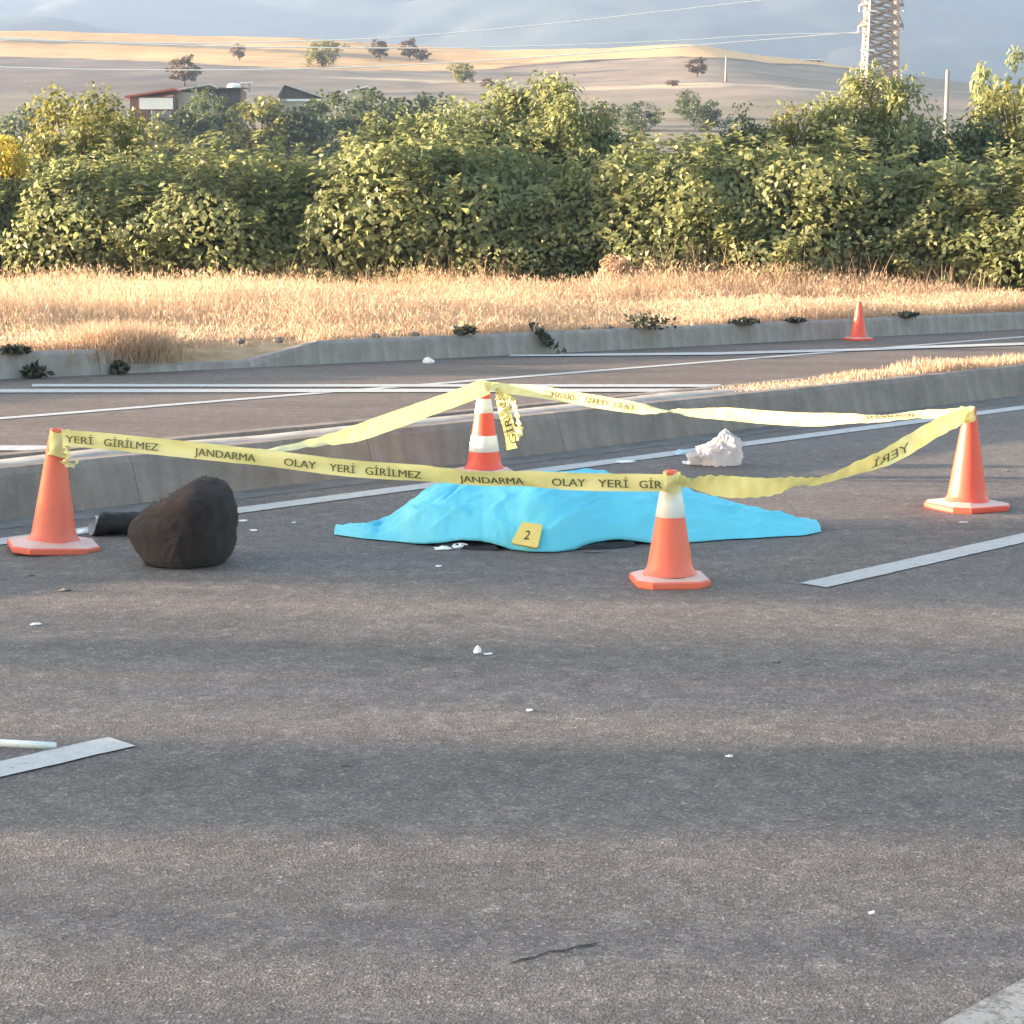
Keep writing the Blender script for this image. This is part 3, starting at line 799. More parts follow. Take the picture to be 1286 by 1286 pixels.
make_cone(67, 689, 0.665, 0.35, [], 'plain orange cone beside the dark bundle, tape looped round its tip', tilt=(0.0, 0.06), base_r=0.28)
make_cone(841, 732, 0.565, 0.1, [(0.335, 0.475, W)], 'orange cone with one white collar, nearest, standing before the blue sheet', base_r=0.218, rb=0.118)
make_cone(1214, 638, 0.635, 0.45, [], 'plain orange cone at the right edge with sunlit left side', body=M['cone_red'], base_r=0.265)
make_cone(608, 596, 0.635, 0.2, [(0.17, 0.285, W), (0.445, 0.545, W)], 'red and white striped cone standing behind the blue sheet', body=M['cone_red'])
make_cone(1078, 427, 0.60, 0.5, [], 'lone small orange cone far off beside the distant kerb', group='cones on the far carriageway', body=M['cone_red'])

# ------------------------------------------------------------------ lettering
def text_mesh(s):
    cu = bpy.data.curves.new('lettering', 'FONT'); cu.body = s; cu.resolution_u = 3
    cu.offset = 0.0
    ob = bpy.data.objects.new('lettering', cu); col.objects.link(ob)
    dg = bpy.context.evaluated_depsgraph_get()
    me = bpy.data.meshes.new_from_object(ob.evaluated_get(dg))
    V = np.array([v.co[:] for v in me.vertices]); Fc = [tuple(p.vertices) for p in me.polygons]
    bpy.data.objects.remove(ob); bpy.data.meshes.remove(me)
    V[:, 0] = (V[:, 0] - V[:, 0].min()) / max(1e-6, np.ptp(V[:, 0]))
    # cap height 0..1 (dots above letters reach further)
    V[:, 1] = V[:, 1] / 0.73
    return V, Fc

# ------------------------------------------------------------------ barrier tape
TAPE_W = 0.088
tape = tag(empty('barrier_tape', G(75, 690)), 'yellow barrier tape strung between the four cones around the blue sheet', 'barrier tape')
tape_off = -Vector(tape.location)
def ribbon(name, ctrl, words=(), width=TAPE_W, n=14, crumple=0.003, seed=0, mirror=False):
    """ctrl: (px, py, Y, roll degrees). The ribbon's width is vertical at roll 0."""
    pts = []
    for px, py, Y, roll in ctrl:
        p = D(px, py, Y); pts.append((p.x, p.y, p.z, math.radians(roll), px))
    C = catmull(pts, n)
    N = len(C); cross = 7
    V = []; frames = []
    for i, q in enumerate(C):
        a = np.array(C[max(0, i-1)][:3]); b = np.array(C[min(N-1, i+1)][:3])
        T = Vector(b - a).normalized(); up = Vector((0, 0, 1))
        Wd = (up - T * up.dot(T)).normalized(); Nn = T.cross(Wd).normalized()
        Wr = Wd * math.cos(q[3]) + Nn * math.sin(q[3]); Nr = Nn * math.cos(q[3]) - Wd * math.sin(q[3])
        if Nr.dot(Vector((0, -1, 0))) < 0: Nf = -Nr
        else: Nf = Nr
        c = Vector(q[:3]); frames.append((c, Wr, Nf, q[4]))
        for j in range(cross):
            v = j/(cross-1) - 0.5
            wob = crumple * (fbm(i*0.35 + seed*7, v*3.0, seed) + 0.6*math.sin(i*0.9 + v*4 + seed))
            V.append(c + Wr * (v*width) + Nf * (wob + 0.010*(v*v*4 - 0.4)*math.sin(i*0.23 + seed)) + tape_off)
    Fc = [(i*cross+j, i*cross+j+1, (i+1)*cross+j+1, (i+1)*cross+j) for i in range(N-1) for j in range(cross-1)]
    o = mesh_obj(name, V, Fc, M['tape'], tape, True)
    pxs = np.array([f[3] for f in frames]); order = np.argsort(pxs)
    for w, x0, x1 in words:
        TV, TF = text_mesh(w)
        out = []
        for vx, vy, _ in TV:
            xx = x0 + (x1-x0) * ((1-vx) if mirror else vx)
            fi = np.interp(xx, pxs[order], np.arange(N)[order].astype(float))
            i0 = int(min(N-2, max(0, math.floor(fi)))); u = fi - i0
            f0, f1 = frames[i0], frames[i0+1]
            c = f0[0].lerp(f1[0], u); Wv = f0[1].lerp(f1[1], u); Nv = f0[2].lerp(f1[2], u)
            out.append(c + Wv * ((-0.26 + 0.46*vy) * width) + Nv * 0.012 + tape_off)
        nv_ = len(out); tv = (frames[1][0] - frames[0][0]).normalized() * 0.0012
        mesh_obj('lettering', out + [q + tv - Vector((0, 0.0006, 0)) for q in out] + [q - tv - Vector((0, 0.0012, 0)) for q in out], TF + [tuple(i + nv_ for i in f_) for f_ in TF] + [tuple(i + 2*nv_ for i in f_) for f_ in TF], M['ink'], o)
    return o
YL, YF, YR, YB = 10.28, 9.25, 11.75, 13.4
def lf(px): return YL + (YF - 0.06 - YL) * (px - 75) / 765 - 0.06
ribbon('tape_span', [(78, 549, lf(78), 8), (130, 554, lf(130), 0), (200, 561, lf(200), -8), (330, 575, lf(330), 5), (430, 587, lf(430), 0), (520, 594, lf(520), 12), (600, 600, lf(600), 30), (660, 602, lf(660), 22), (740, 605, lf(740), 4), (835, 607, lf(835), 10)],
       [('YERİ', 84, 118), ('GİRİLMEZ', 132, 200), ('JANDARMA', 246, 322), ('OLAY', 358, 398), ('YERİ', 415, 447), ('GİRİLMEZ', 460, 530), ('JANDARMA', 578, 658), ('OLAY', 694, 736), ('YERİ', 752, 790), ('GİR', 804, 832)], seed=1)
def fr(px): return YF + (YR - YF) * (px - 850) / 365
ribbon('tape_span', [(852, 605, fr(852), 70), (880, 606, fr(880), 50), (915, 611, fr(915), 10), (950, 613, fr(950), 20), (985, 609, fr(985), 35), (1010, 606, fr(1010), 62), (1045, 598, fr(1045), 45), (1090, 583, fr(1090), 25), (1135, 562, fr(1135), -10), (1180, 536, fr(1180), 0), (1216, 519, fr(1216), 25)],
       [('YERİ', 1095, 1140)], width=0.115, seed=2, crumple=0.006, mirror=True)
def rb_(px): return YR + (YB - YR) * (1215 - px) / 603
ribbon('tape_span', [(1222, 519, rb_(1222), 20), (1180, 520, rb_(1180), 50), (1130, 523, rb_(1130), 64), (1080, 526, rb_(1080), 55), (1020, 527, rb_(1020), 15), (960, 524, rb_(960), 10), (900, 519, rb_(900), 35), (855, 517, rb_(855), 72), (835, 516, rb_(835), 82), (800, 513, rb_(800), 40), (760, 506, rb_(760), 20), (700, 496, rb_(700), 25), (650, 489, rb_(650), 35), (614, 485, rb_(614), 60)],
       [('GİRİLMEZ', 684, 722), ('YERİ', 735, 762), ('OLAY', 770, 796), ('JANDARMA', 1085, 1150)], seed=3, mirror=True)
def bl(px): return YB + (YL - YB) * (612 - px) / 537
ribbon('tape_span', [(611, 485, bl(611), 30), (585, 495, bl(585), 5), (545, 510, bl(545), 0), (500, 526, bl(500), 15), (450, 543, bl(450), 35), (400, 556, bl(400), 72), (340, 565, bl(340), 86), (270, 566, bl(270), 94), (180, 558, bl(180), 80), (90, 549, bl(90), 50)],
       width=0.115, seed=4, crumple=0.005)
# loose tail hanging at the striped cone
ribbon('tape_tail', [(622, 488, YB-0.05, 50), (629, 500, YB-0.07, 10), (634, 520, YB-0.08, -8), (640, 540, YB-0.08, 12), (643, 564, YB-0.07, 5)], (), width=0.085, seed=5, crumple=0.01)
ribbon('tape_tail', [(626, 488, YB-0.02, 50), (640, 500, YB-0.03, 30), (648, 517, YB-0.04, 50), (652, 535, YB-0.05, 35), (649, 553, YB-0.05, 60)], (), width=0.06, seed=6, crumple=0.012)
def tail_text(word, px0, py0, px1, py1, Y, h):
    TV, TF = text_mesh(word); a = D(px0, py0, Y); b = D(px1, py1, Y); dv = b - a; u = Vector((dv.z, 0, -dv.x)).normalized()
    par = [o for o in tape.children if o.name.startswith('tape_tail')][0]
    mesh_obj('lettering', [a + dv*vx + u*(vy*h) + tape_off for vx, vy, _ in TV], TF, M['ink'], par)
tail_text('GİR', 650, 556, 640, 524, YB-0.125, -0.05)
tail_text('O', 637, 511, 633, 499, YB-0.125, -0.045)
# wraps of tape round each cone tip
def wrap(px, py0, py1, Y, r0, r1, seed):
    r = random.Random(seed); n = 28; rows = 6; V = []
    for i in range(rows):
        f = i/(rows-1); py = py0 + (py1-py0)*f; c = D(px, py, Y)
        for k_ in range(n):
            a = 2*math.pi*k_/n
            rr = (r0 + (r1-r0)*f) * (1 + 0.10*fbm(math.cos(a)*1.5 + seed, math.sin(a)*1.5, i*0.8)) + 0.004*math.sin(3*a + i*1.7 + seed)
            V.append(c + Vector((rr*math.cos(a), rr*math.sin(a), 0.008*math.sin(2*a + seed + i))) + tape_off)
    Fc = [(i*n+k_, i*n+(k_+1) % n, (i+1)*n+(k_+1) % n, (i+1)*n+k_) for i in range(rows-1) for k_ in range(n)]
    mesh_obj('wrap', V, Fc, M['tape'], tape, True)
wrap(74, 541, 572, 10.34, 0.044, 0.058, 1)
wrap(843, 594, 616, 9.28, 0.040, 0.052, 2)
wrap(1214, 512, 528, 11.80, 0.045, 0.056, 3)
wrap(611, 480, 489, 13.42, 0.045, 0.05, 4)
ribbon('tape_tail', [(80, 560, 10.22, 60), (86, 572, 10.2, 75), (80, 580, 10.2, 100), (92, 584, 10.19, 95), (99, 578, 10.2, 80)], (), width=0.05, seed=8, crumple=0.008)
ribbon('tape_tail', [(848, 600, 9.2, 40), (856, 604, 9.2, 30), (863, 607, 9.22, 70)], (), width=0.06, seed=9, crumple=0.008)

# ------------------------------------------------------------------ blue sheet over a lying form
XA, XB = G(420, 672).x, G(1030, 668).x
FRONT = [(420, 673), (455, 677), (500, 682), (540, 686), (580, 688), (620, 690), (645, 692), (672, 695), (705, 693), (738, 689), (775, 685), (830, 684), (900, 680), (960, 676), (1005, 674), (1030, 669)]
FR = [(G(x, y).x, G(x, y).y) for x, y in FRONT]
TOPS = [(420, 661), (450, 660), (480, 656), (502, 643), (525, 626), (560, 611), (600, 603), (640, 599), (690, 597), (740, 597), (800, 602), (850, 613), (890, 626), (930, 636), (960, 644), (990, 652), (1015, 653), (1030, 655)]
def front_y(X): return smooth_interp(FR, X)
DEPTH = [(XA, 0.20), (XA+0.22, 0.24), (-0.75, 0.45), (-0.4, 0.85), (0.0, 1.02), (0.5, 0.98), (0.9, 0.8), (1.25, 0.6), (1.55, 0.34), (XB, 0.26)]
def depth(X): return smooth_interp(DEPTH, X)
TOPX = [(D(x, y, 11.0).x, x, y) for x, y in TOPS]
def ridge_z(X):
    px = np.interp(X, [a for a, _, _ in TOPX], [b for _, b, _ in TOPX]); py = smooth_interp([(b, c) for _, b, c in TOPX], px)
    Yr = front_y(X) + depth(X)*0.52
    return max(0.012, D(px, py, Yr).z)
LIFT = [(-0.62, 0.0), (-0.40, 0.022), (-0.2, 0.045), (-0.05, 0.02), (0.02, 0.0), (0.3, 0.0), (0.42, 0.02), (0.58, 0.035), (0.75, 0.012), (0.85, 0.0)]
FOLDS = [ # x0, w0, x1, w1, amplitude, width
 (-0.36, 0.26, -0.18, 0.40, 0.020, 0.030), (-0.30, 0.20, -0.10, 0.30, -0.014, 0.03), (0.36, 0.22, 0.78, 0.36, 0.024, 0.030), (0.33, 0.17, 0.72, 0.28, -0.016, 0.035),
 (0.16, 0.03, 0.60, 0.22, 0.016, 0.028), (-0.70, 0.3, -0.25, 0.14, 0.012, 0.025), (-0.95, 0.5, -0.6, 0.42, 0.012, 0.02),
 (0.75, 0.25, 1.30, 0.34, 0.010, 0.03), (0.9, 0.45, 1.45, 0.5, 0.012, 0.03), (1.3, 0.3, 1.7, 0.45, 0.008, 0.02), (-0.55, 0.52, -0.1, 0.62, 0.012, 0.04), (0.2, 0.55, 0.8, 0.48, 0.014, 0.04), (-0.1, 0.1, 0.08, 0.02, 0.014, 0.02), (0.1, 0.02, 0.3, 0.10, 0.014, 0.02), (-0.48, 0.05, -0.2, 0.22, 0.010, 0.02)]
NXs, NW = 300, 110
rs_ = np.random.default_rng(5)
for _ in range(130):              # fine creases running off the high parts and along the hem
    x0 = rs_.uniform(-0.85, 1.6); w0 = rs_.uniform(0.05, 0.75); an_ = rs_.normal(0.25, 0.7); L_ = rs_.uniform(0.08, 0.30)
    FOLDS.append((x0, w0, x0 + L_*math.cos(an_), w0 + L_*math.sin(an_)*0.8, rs_.normal(0, 0.0095), rs_.uniform(0.012, 0.024)))
Xg = np.linspace(XA, XB, NXs); Wg = np.linspace(0, 1, NW)
FYg = np.array([front_y(x) + 0.010*math.sin(x*17) + 0.014*fbm(x*5, 1.0) for x in Xg])[:, None]; DPg = np.array([depth(x) for x in Xg])[:, None]
RZg = np.array([ridge_z(x) for x in Xg])[:, None]; LFg = np.array([smooth_interp(LIFT, x) for x in Xg])[:, None]
X2 = Xg[:, None] + 0*Wg[None]; W2 = Wg[None] + 0*X2
prof = np.sin(np.pi*np.minimum(1, W2/1.04))**0.62
Zg = RZg*prof*(1 - np.exp(-(W2/0.07)**1.5)*0.45) + LFg*np.exp(-(W2/0.10)**2)
edge = np.minimum(1, Zg/0.05)
for x0, w0, x1, w1, am, wd in FOLDS:
    dx, dw = x1-x0, w1-w0; u = ((X2-x0)*dx + (W2-w0)*dw)/(dx*dx+dw*dw); uu = np.clip(u, 0, 1)
    dist = np.hypot(X2-x0-dx*uu, W2-w0-dw*uu); tp = np.sin(np.pi*np.clip((u+0.3)/1.6, 0, 1))
    Zg = Zg + 1.5*am*tp*np.exp(-(dist/wd)**1.25)*edge
nz1 = np.array([[0.012*fbm(x*4, w*3.5, 4.0) + 0.007*(0.5-abs(mnoise.noise(Vector((x*7+w*3, w*6, 2.0))))*2) + 0.003*fbm(x*22, w*16, 6.0) for w in Wg] for x in Xg])
Zg = np.maximum(Zg + edge*nz1, 0.006 + 0.004*np.sin(X2*23 + W2*5)*np.sin(W2*9))
V = [(float(X2[i, j]), float(FYg[i, 0] + DPg[i, 0]*W2[i, j]), float(Zg[i, j])) for i in range(NXs) for j in range(NW)]
Fc = [(i*NW+j, (i+1)*NW+j, (i+1)*NW+j+1, i*NW+j+1) for i in range(NXs-1) for j in range(NW-1)]
V_SHEET, F_SHEET = V, Fc
sheet = mesh_obj('blue_sheet', V, Fc, M['sheet'], None, True)
m = sheet.modifiers.new('thickness', 'SOLIDIFY'); m.thickness = 0.003; m.offset = 1
tag(sheet, 'bright blue plastic sheet draped over a long low form on the road', 'sheet')
# low black patches that stand in for the shade under the lifted hem
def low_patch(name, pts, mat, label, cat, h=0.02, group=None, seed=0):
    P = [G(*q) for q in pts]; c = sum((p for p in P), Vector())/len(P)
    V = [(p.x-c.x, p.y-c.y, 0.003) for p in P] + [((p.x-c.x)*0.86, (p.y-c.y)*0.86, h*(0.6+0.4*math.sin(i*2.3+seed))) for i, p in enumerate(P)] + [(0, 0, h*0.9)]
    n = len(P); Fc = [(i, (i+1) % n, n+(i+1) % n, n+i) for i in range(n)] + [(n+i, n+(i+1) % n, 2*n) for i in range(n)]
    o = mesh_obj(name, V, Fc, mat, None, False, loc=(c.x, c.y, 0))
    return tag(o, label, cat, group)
low_patch('dark_cloth_and_gap', [(545, 687), (570, 689), (600, 691), (628, 692), (632, 684), (610, 678), (575, 676), (550, 679)], M['black'], 'black patch for the shade under the lifted hem of the blue sheet, left of the marker', 'cloth', 0.028)
low_patch('dark_cloth_and_gap', [(722, 691), (745, 690), (770, 690), (800, 686), (800, 679), (770, 676), (735, 680)], M['black'], 'black patch for the shade under the blue sheet, between the marker and the nearest cone', 'cloth', 0.028)

# ------------------------------------------------------------------ number marker lying on the sheet
from mathutils.bvhtree import BVHTree
bv = BVHTree.FromPolygons([Vector(v) for v in V_SHEET], F_SHEET)
hit = bv.ray_cast(Vector((0, 0, CAM_H)), _ray(661, 672).normalized())
mk_p = hit[0] - _ray(661, 672).normalized() * 0.055
mk = tag(empty('number_marker', mk_p), 'small yellow evidence marker with the number 2, resting on the blue sheet', 'marker')
def plate(name, c0, th, y0, y1, mat, parent):
    n = len(c0); V = [(x, y0, z) for x, z in c0] + [(x, y1, z) for x, z in c0]
    return mesh_obj(name, V, [tuple(range(n)), tuple(reversed(range(n, 2*n)))] + [(i, n+i, n+(i+1) % n, (i+1) % n) for i in range(n)], mat, parent)
quad = [(-0.080, -0.045), (-0.070, -0.053), (0.056, -0.078), (0.066, -0.070), (0.086, 0.056), (0.078, 0.066), (-0.018, 0.080), (-0.028, 0.072)]
pl = plate('front_panel', quad, 0.005, -0.003, 0.003, M['marker'], mk)
bp = plate('back_panel', [(x*0.97, z*0.97) for x, z in quad], 0.005, 0.012, 0.017, M['marker'], mk)
mk.rotation_euler = (math.radians(-38), 0, math.radians(-4))
M['numeral'] = simple('black_numeral', (0.03, 0.028, 0.025), 0.5)
TV, TF = text_mesh('2')
mesh_obj('numeral', [((v[0]-0.5)*0.030 + 0.006 + 0.012*(v[1]-0.5), -0.0045, (v[1]-0.5)*0.058) for v in TV], TF, M['numeral'], pl)

# ------------------------------------------------------------------ dark bundle and black roll
SIL = [(159, 668), (166, 650), (185, 638), (205, 628), (225, 615), (243, 604), (262, 600), (279, 606), (291, 619), (298, 640), (298, 668), (294, 690), (284, 703), (268, 712), (248, 717), (225, 718), (200, 717), (184, 711), (176, 697), (166, 682)]
bc = (236, 664); YBd = 9.92
cc0 = D(*bc, YBd)
angs, rads = [], []
for x, y in SIL:
    q = D(x, y, YBd); angs.append(math.atan2(q.z-cc0.z, q.x-cc0.x)); rads.append(math.hypot(q.z-cc0.z, q.x-cc0.x))
o_ = np.argsort(angs); angs = np.array(angs)[o_]; rads = np.array(rads)[o_]
A3 = np.concatenate([angs-2*math.pi, angs, angs+2*math.pi]); R3 = np.concatenate([rads]*3)
nu, nv = 96, 48
V = []
for j in range(nv+1):
    ph = math.pi*j/nv
    for i in range(nu):
        a = -math.pi + 2*math.pi*i/nu
        rr = np.mean([np.interp(a+d, A3, R3) for d in (-0.08, 0, 0.08)])
        sp = math.sin(ph)**0.72
        x, z, y = rr*sp*math.cos(a), rr*sp*math.sin(a), -0.25*math.cos(ph)
        cz = abs(mnoise.noise(Vector((x*5 - z*4 + 1.3, y*4, z*3 + x*2)))); cz2 = abs(mnoise.noise(Vector((x*13 - z*9, y*10, z*7 + 4))))
        nz = 1 + 0.05*fbm(x*6+3, y*6, z*6) - 0.06*max(0, 0.3 - cz) - 0.03*max(0, 0.25 - cz2) + 0.018*fbm(x*30, y*30, z*30)
        x *= nz; z = max(z*nz, -cc0.z + 0.004); y = y*nz*(1.10 - 0.36*min(1, math.sqrt((x - 0.03 - 0.12*z)**2 + 0.0036)/0.26) + 0.05*cz) + 0.04*z
        V.append((x, y, z))
Fc = [(j*nu+i, j*nu+(i+1) % nu, (j+1)*nu+(i+1) % nu, (j+1)*nu+i) for j in range(nv) for i in range(nu)]
bundle = mesh_obj('cloth_bundle', V, Fc, M['dark_cloth_and_gap'], None, True, loc=cc0)
tag(bundle, 'large dark brown rough bundle lying between the left cone and the blue sheet', 'bundle')
# frayed fibres on its surface
r = np.random.default_rng(8); Va = np.array(V); idx = r.integers(0, len(Va), 1800)
P = Va[idx]; Nn = P / (np.linalg.norm(P, axis=1, keepdims=True)+1e-6)
d = Nn*0.9 + r.normal(0, 0.45, P.shape); d /= np.linalg.norm(d, axis=1, keepdims=True); sd = np.cross(d, r.normal(0, 1, P.shape)); sd /= np.linalg.norm(sd, axis=1, keepdims=True)
Ln = r.uniform(0.006, 0.02, len(P))[:, None]
fib = quads_mesh('fibres', np.stack([P - sd*0.0012, P + sd*0.0012, P + d*Ln*0.6 + sd*0.0008, P + d*Ln], 1), M['dark_cloth_and_gap'])
fo = link(bpy.data.objects.new('fibres', fib), bundle); fo['kind'] = 'stuff'

pr = G(150, 672); roll = tag(empty('fabric_roll', pr, math.radians(8)), 'black rolled fabric bag lying behind the dark bundle, its open end by the cone', 'bag')
V = []; nu, ns = 28, 22
for i in range(ns):
    u = i/(ns-1)
    for k_ in range(nu):
        a = 2*math.pi*k_/nu
        rr = 0.072*(1 - 0.12*u) * (1 + 0.10*fbm(math.cos(a)*1.2, math.sin(a)*1.2, u*5) + 0.05*math.sin(u*26 + 2*math.cos(a)))
        z = 0.066 + rr*math.sin(a)*0.92
        V.append((-0.125 + 0.36*u + 0.02*math.sin(a), rr*1.15*math.cos(a) + 0.02*math.sin(u*4), max(0.004, z)))
Fc = [(i*nu+k_, i*nu+(k_+1) % nu, (i+1)*nu+(k_+1) % nu, (i+1)*nu+k_) for i in range(ns-1) for k_ in range(nu)]
Fc.append(tuple((ns-1)*nu + k_ for k_ in range(nu)))
sh = mesh_obj('shell', V, Fc, M['black'], roll, True)
mm = sh.modifiers.new('thickness', 'SOLIDIFY'); mm.thickness = 0.006
V = []
for i, (x, rr) in enumerate([(-0.145, 0.060), (-0.128, 0.066), (-0.11, 0.060)]):
    for k_ in range(18):
        a = 2*math.pi*k_/18; V.append((x - 0.035*math.cos(a+0.6)*(i == 0), rr*1.05*math.cos(a), max(0.004, 0.062 + rr*0.85*math.sin(a)*(1+0.15*math.sin(3*a)))))
Fc = [(i*18+k_, i*18+(k_+1) % 18, (i+1)*18+(k_+1) % 18, (i+1)*18+k_) for i in range(2) for k_ in range(18)]
mesh_obj('pale_lining', V, Fc, simple('pale_lining', (0.38, 0.40, 0.42), 0.6), roll, True)

# ------------------------------------------------------------------ litter
def scrap(name, px, py, w, d, h, mat, label, cat='litter', group=None, seed=0, rz=0.0):
    """a small torn, crumpled piece lying on the road"""
    p = G(px, py); r = random.Random(seed*13 + int(px)); n = 9
    V = [(0, 0, h)]; 
    for ring, f in ((1, 0.55), (2, 1.0)):
        for i in range(n):
            a = 2*math.pi*i/n + r.uniform(-0.2, 0.2); q = f * r.uniform(0.72, 1.12)
            V.append((w/2*q*math.cos(a), d/2*q*math.sin(a), h*r.uniform(0.35, 1.0) if ring == 1 else h*r.uniform(0.05, 0.5)*(1 if i % 3 else 0) + 0.004))
    V += [(x*0.9, y*0.9, 0.002) for x, y, _ in V[n+1:2*n+1]]
    Fc = [(0, 1+i, 1+(i+1) % n) for i in range(n)] + [(1+i, n+1+i, n+1+(i+1) % n, 1+(i+1) % n) for i in range(n)] + [(n+1+i, 2*n+1+i, 2*n+1+(i+1) % n, n+1+(i+1) % n) for i in range(n)] + [tuple(2*n+1+i for i in reversed(range(n)))]
    o = mesh_obj(name, V, Fc, mat, None, False, loc=p); o.rotation_euler = (0, 0, rz)
    return tag(o, label, cat, group)
WS = M['white_scrap']; GL = 'small litter scattered on the road'
scrap('paper_scrap', 555, 690, 0.12, 0.10, 0.022, WS, 'torn white paper at the hem of the blue sheet, left piece', 'paper', GL, 1)
scrap('paper_scrap', 578, 688, 0.12, 0.09, 0.028, WS, 'torn white paper at the hem of the blue sheet, right piece', 'paper', GL, 2)
scrap('plastic_chip', 551, 712, 0.042, 0.05, 0.010, WS, 'tiny white chip on the road just below the torn paper', 'litter', GL, 3)
scrap('crumpled_tissue', 600, 820, 0.045, 0.05, 0.034, WS, 'small white crumpled tissue alone on the road below the blue sheet', 'litter', GL, 4)
scrap('paper_scrap', 613, 822, 0.05, 0.035, 0.006, WS, 'thin pale shred touching the crumpled tissue on its right', 'litter', GL, 5)
scrap('plastic_chip', 81, 742, 0.065, 0.05, 0.016, M['stone'], 'grey chip on the road below the left cone', 'litter', GL, 6)
scrap('plastic_chip', 44, 785, 0.055, 0.04, 0.010, WS, 'white chip on the road lowest below the left cone', 'litter', GL, 7)
scrap('plastic_chip', 38, 723, 0.04, 0.03, 0.008, M['stone'], 'faint grey chip just under the left cone base', 'litter', GL, 8)
scrap('paper_scrap', 305, 655, 0.06, 0.07, 0.012, WS, 'white scrap touching the right side of the dark bundle', 'litter', GL, 9)
scrap('paper_scrap', 319, 667, 0.05, 0.05, 0.012, WS, 'white scrap right of the dark bundle, the nearer of two', 'litter', GL, 10)
scrap('plastic_chip', 369, 657, 0.03, 0.03, 0.008, WS, 'tiny pale chip midway between the dark bundle and the blue sheet', 'litter', GL, 11)
scrap('plastic_chip', 665, 893, 0.03, 0.025, 0.008, WS, 'tiny white chip on the brownish streak below the blue sheet', 'litter', GL, 12)
scrap('plastic_chip', 916, 951, 0.028, 0.022, 0.008, WS, 'tiny white chip on the empty lane right of centre', 'litter', GL, 13)
scrap('plastic_chip', 1095, 1148, 0.018, 0.014, 0.006, WS, 'tiny white chip at the lower right of the road', 'litter', GL, 14)
scrap('plastic_chip', 1210, 657, 0.07, 0.05, 0.010, M['bag'], 'pale chip on the road in front of the right cone', 'litter', GL, 15)
scrap('plastic_chip', 1262, 592, 0.055, 0.05, 0.008, M['stone'], 'dull chip on the road behind the right cone', 'litter', GL, 16)
scrap('plastic_chip', 975, 832, 0.04, 0.03, 0.007, M['stone'], 'dull flat chip on the road right of the nearest cone', 'litter', GL, 17)
scrap('plastic_chip', 430, 962, 0.03, 0.02, 0.005, M['stone'], 'dull flat chip on the lane left of centre', 'litter', GL, 18)
scrap('plastic_shard', 785, 581, 0.16, 0.10, 0.02, WS, 'flat white shard on the edge line left of the plastic bag', 'litter', GL, 19)
scrap('plastic_shard', 868, 583, 0.15, 0.12, 0.04, WS, 'rounded white shard on the road at the foot of the plastic bag', 'litter', GL, 20)
scrap('plastic_shard', 856, 571, 0.16, 0.12, 0.04, M['blue_scrap'], 'pale blue shard just left of the plastic bag', 'litter', GL, 21)
scrap('paper_scrap', 909, 584, 0.07, 0.06, 0.035, WS, 'small bright white scrap under the right side of the plastic bag', 'litter', GL, 22)
scrap('paper_scrap', 104, 669, 0.10, 0.08, 0.02, WS, 'white scrap between the left cone and the black rolled bag', 'litter', GL, 23)
scrap('plastic_litter', 538, 456, 0.18, 0.12, 0.085, WS, 'white rounded litter on the far carriageway near the distant kerb', 'litter', GL, 24)
scrap('plastic_chip', 560, 446, 0.10, 0.06, 0.03, M['black'], 'dark flat chip at the far kerb beside the white rounded litter', 'litter', GL, 25)
scrap('plastic_chip', 745, 694, 0.12, 0.05, 0.008, M['stone'], 'dull flat scrap at the sheet hem left of the nearest cone', 'litter', GL, 26)
lr = random.Random(77)
# white rod at the left edge of the lane
a, b = G(-60, 936), G(70, 940); cpt = (a+b)/2
V, Fc = [], []
tube(V, Fc, [Vector((0, 0, 0.009)) + (a-cpt), Vector((0, 0, 0.012)) + (a-cpt)*0.3 + Vector((0, 0.006, 0)), Vector((0, 0, 0.010)) + (b-cpt)*0.4 + Vector((0, 0.004, 0)), Vector((0, 0, 0.009)) + (b-cpt)], [0.013, 0.014, 0.014, 0.013], 8)
tag(mesh_obj('plastic_rod', V, Fc, M['cone_white'], None, True, loc=cpt), 'thin white plastic rod lying by the lane dash at the left edge', 'rod')

# crumpled plastic bag
pb = G(897, 584); bag = tag(empty('plastic_bag', pb), 'crumpled pale plastic bag with a standing handle on the edge line', 'plastic bag')
nr, na = 34, 120; V = []
for i in range(nr):
    f = i/(nr-1)
    for k_ in range(na):
        a_ = 2*math.pi*k_/na
        fold = 1 - 2*abs(mnoise.noise(Vector((math.cos(a_)*1.7, math.sin(a_)*1.7, f*2.6 + 2)))) 
        fold2 = abs(mnoise.noise(Vector((math.cos(a_)*3.2 + f, math.sin(a_)*3.2, f*5.5))))
        rr = (0.035 + 0.15*math.sin(f*1.75)**0.8) * (0.74 + 0.40*fold - 0.16*fold2)
        zz = 0.235*(1-f)**0.5 * (0.86 + 0.2*math.cos(a_ - 0.3) - 0.25*fold2) + 0.02*abs(mnoise.noise(Vector((math.cos(a_)*3, math.sin(a_)*3, f*3 + 5)))) + 0.004
        V.append((rr*math.cos(a_)*1.08 + 0.045*(1-f), rr*math.sin(a_)*0.8, max(0.003, zz)))
V.append((0.05, 0, 0.235))
Fc = [(i*na+k_, i*na+(k_+1) % na, (i+1)*na+(k_+1) % na, (i+1)*na+k_) for i in range(nr-1) for k_ in range(na)] + [(nr*na, (k_+1) % na, k_) for k_ in range(na)]
mesh_obj('body', V, Fc, M['bag'], bag, True)
V, Fc = [], []
hp = [(0.0, 0.0, 0.17), (0.03, 0, 0.225), (0.075, 0.0, 0.262), (0.105, 0, 0.235), (0.125, 0, 0.17), (0.14, 0, 0.12)]
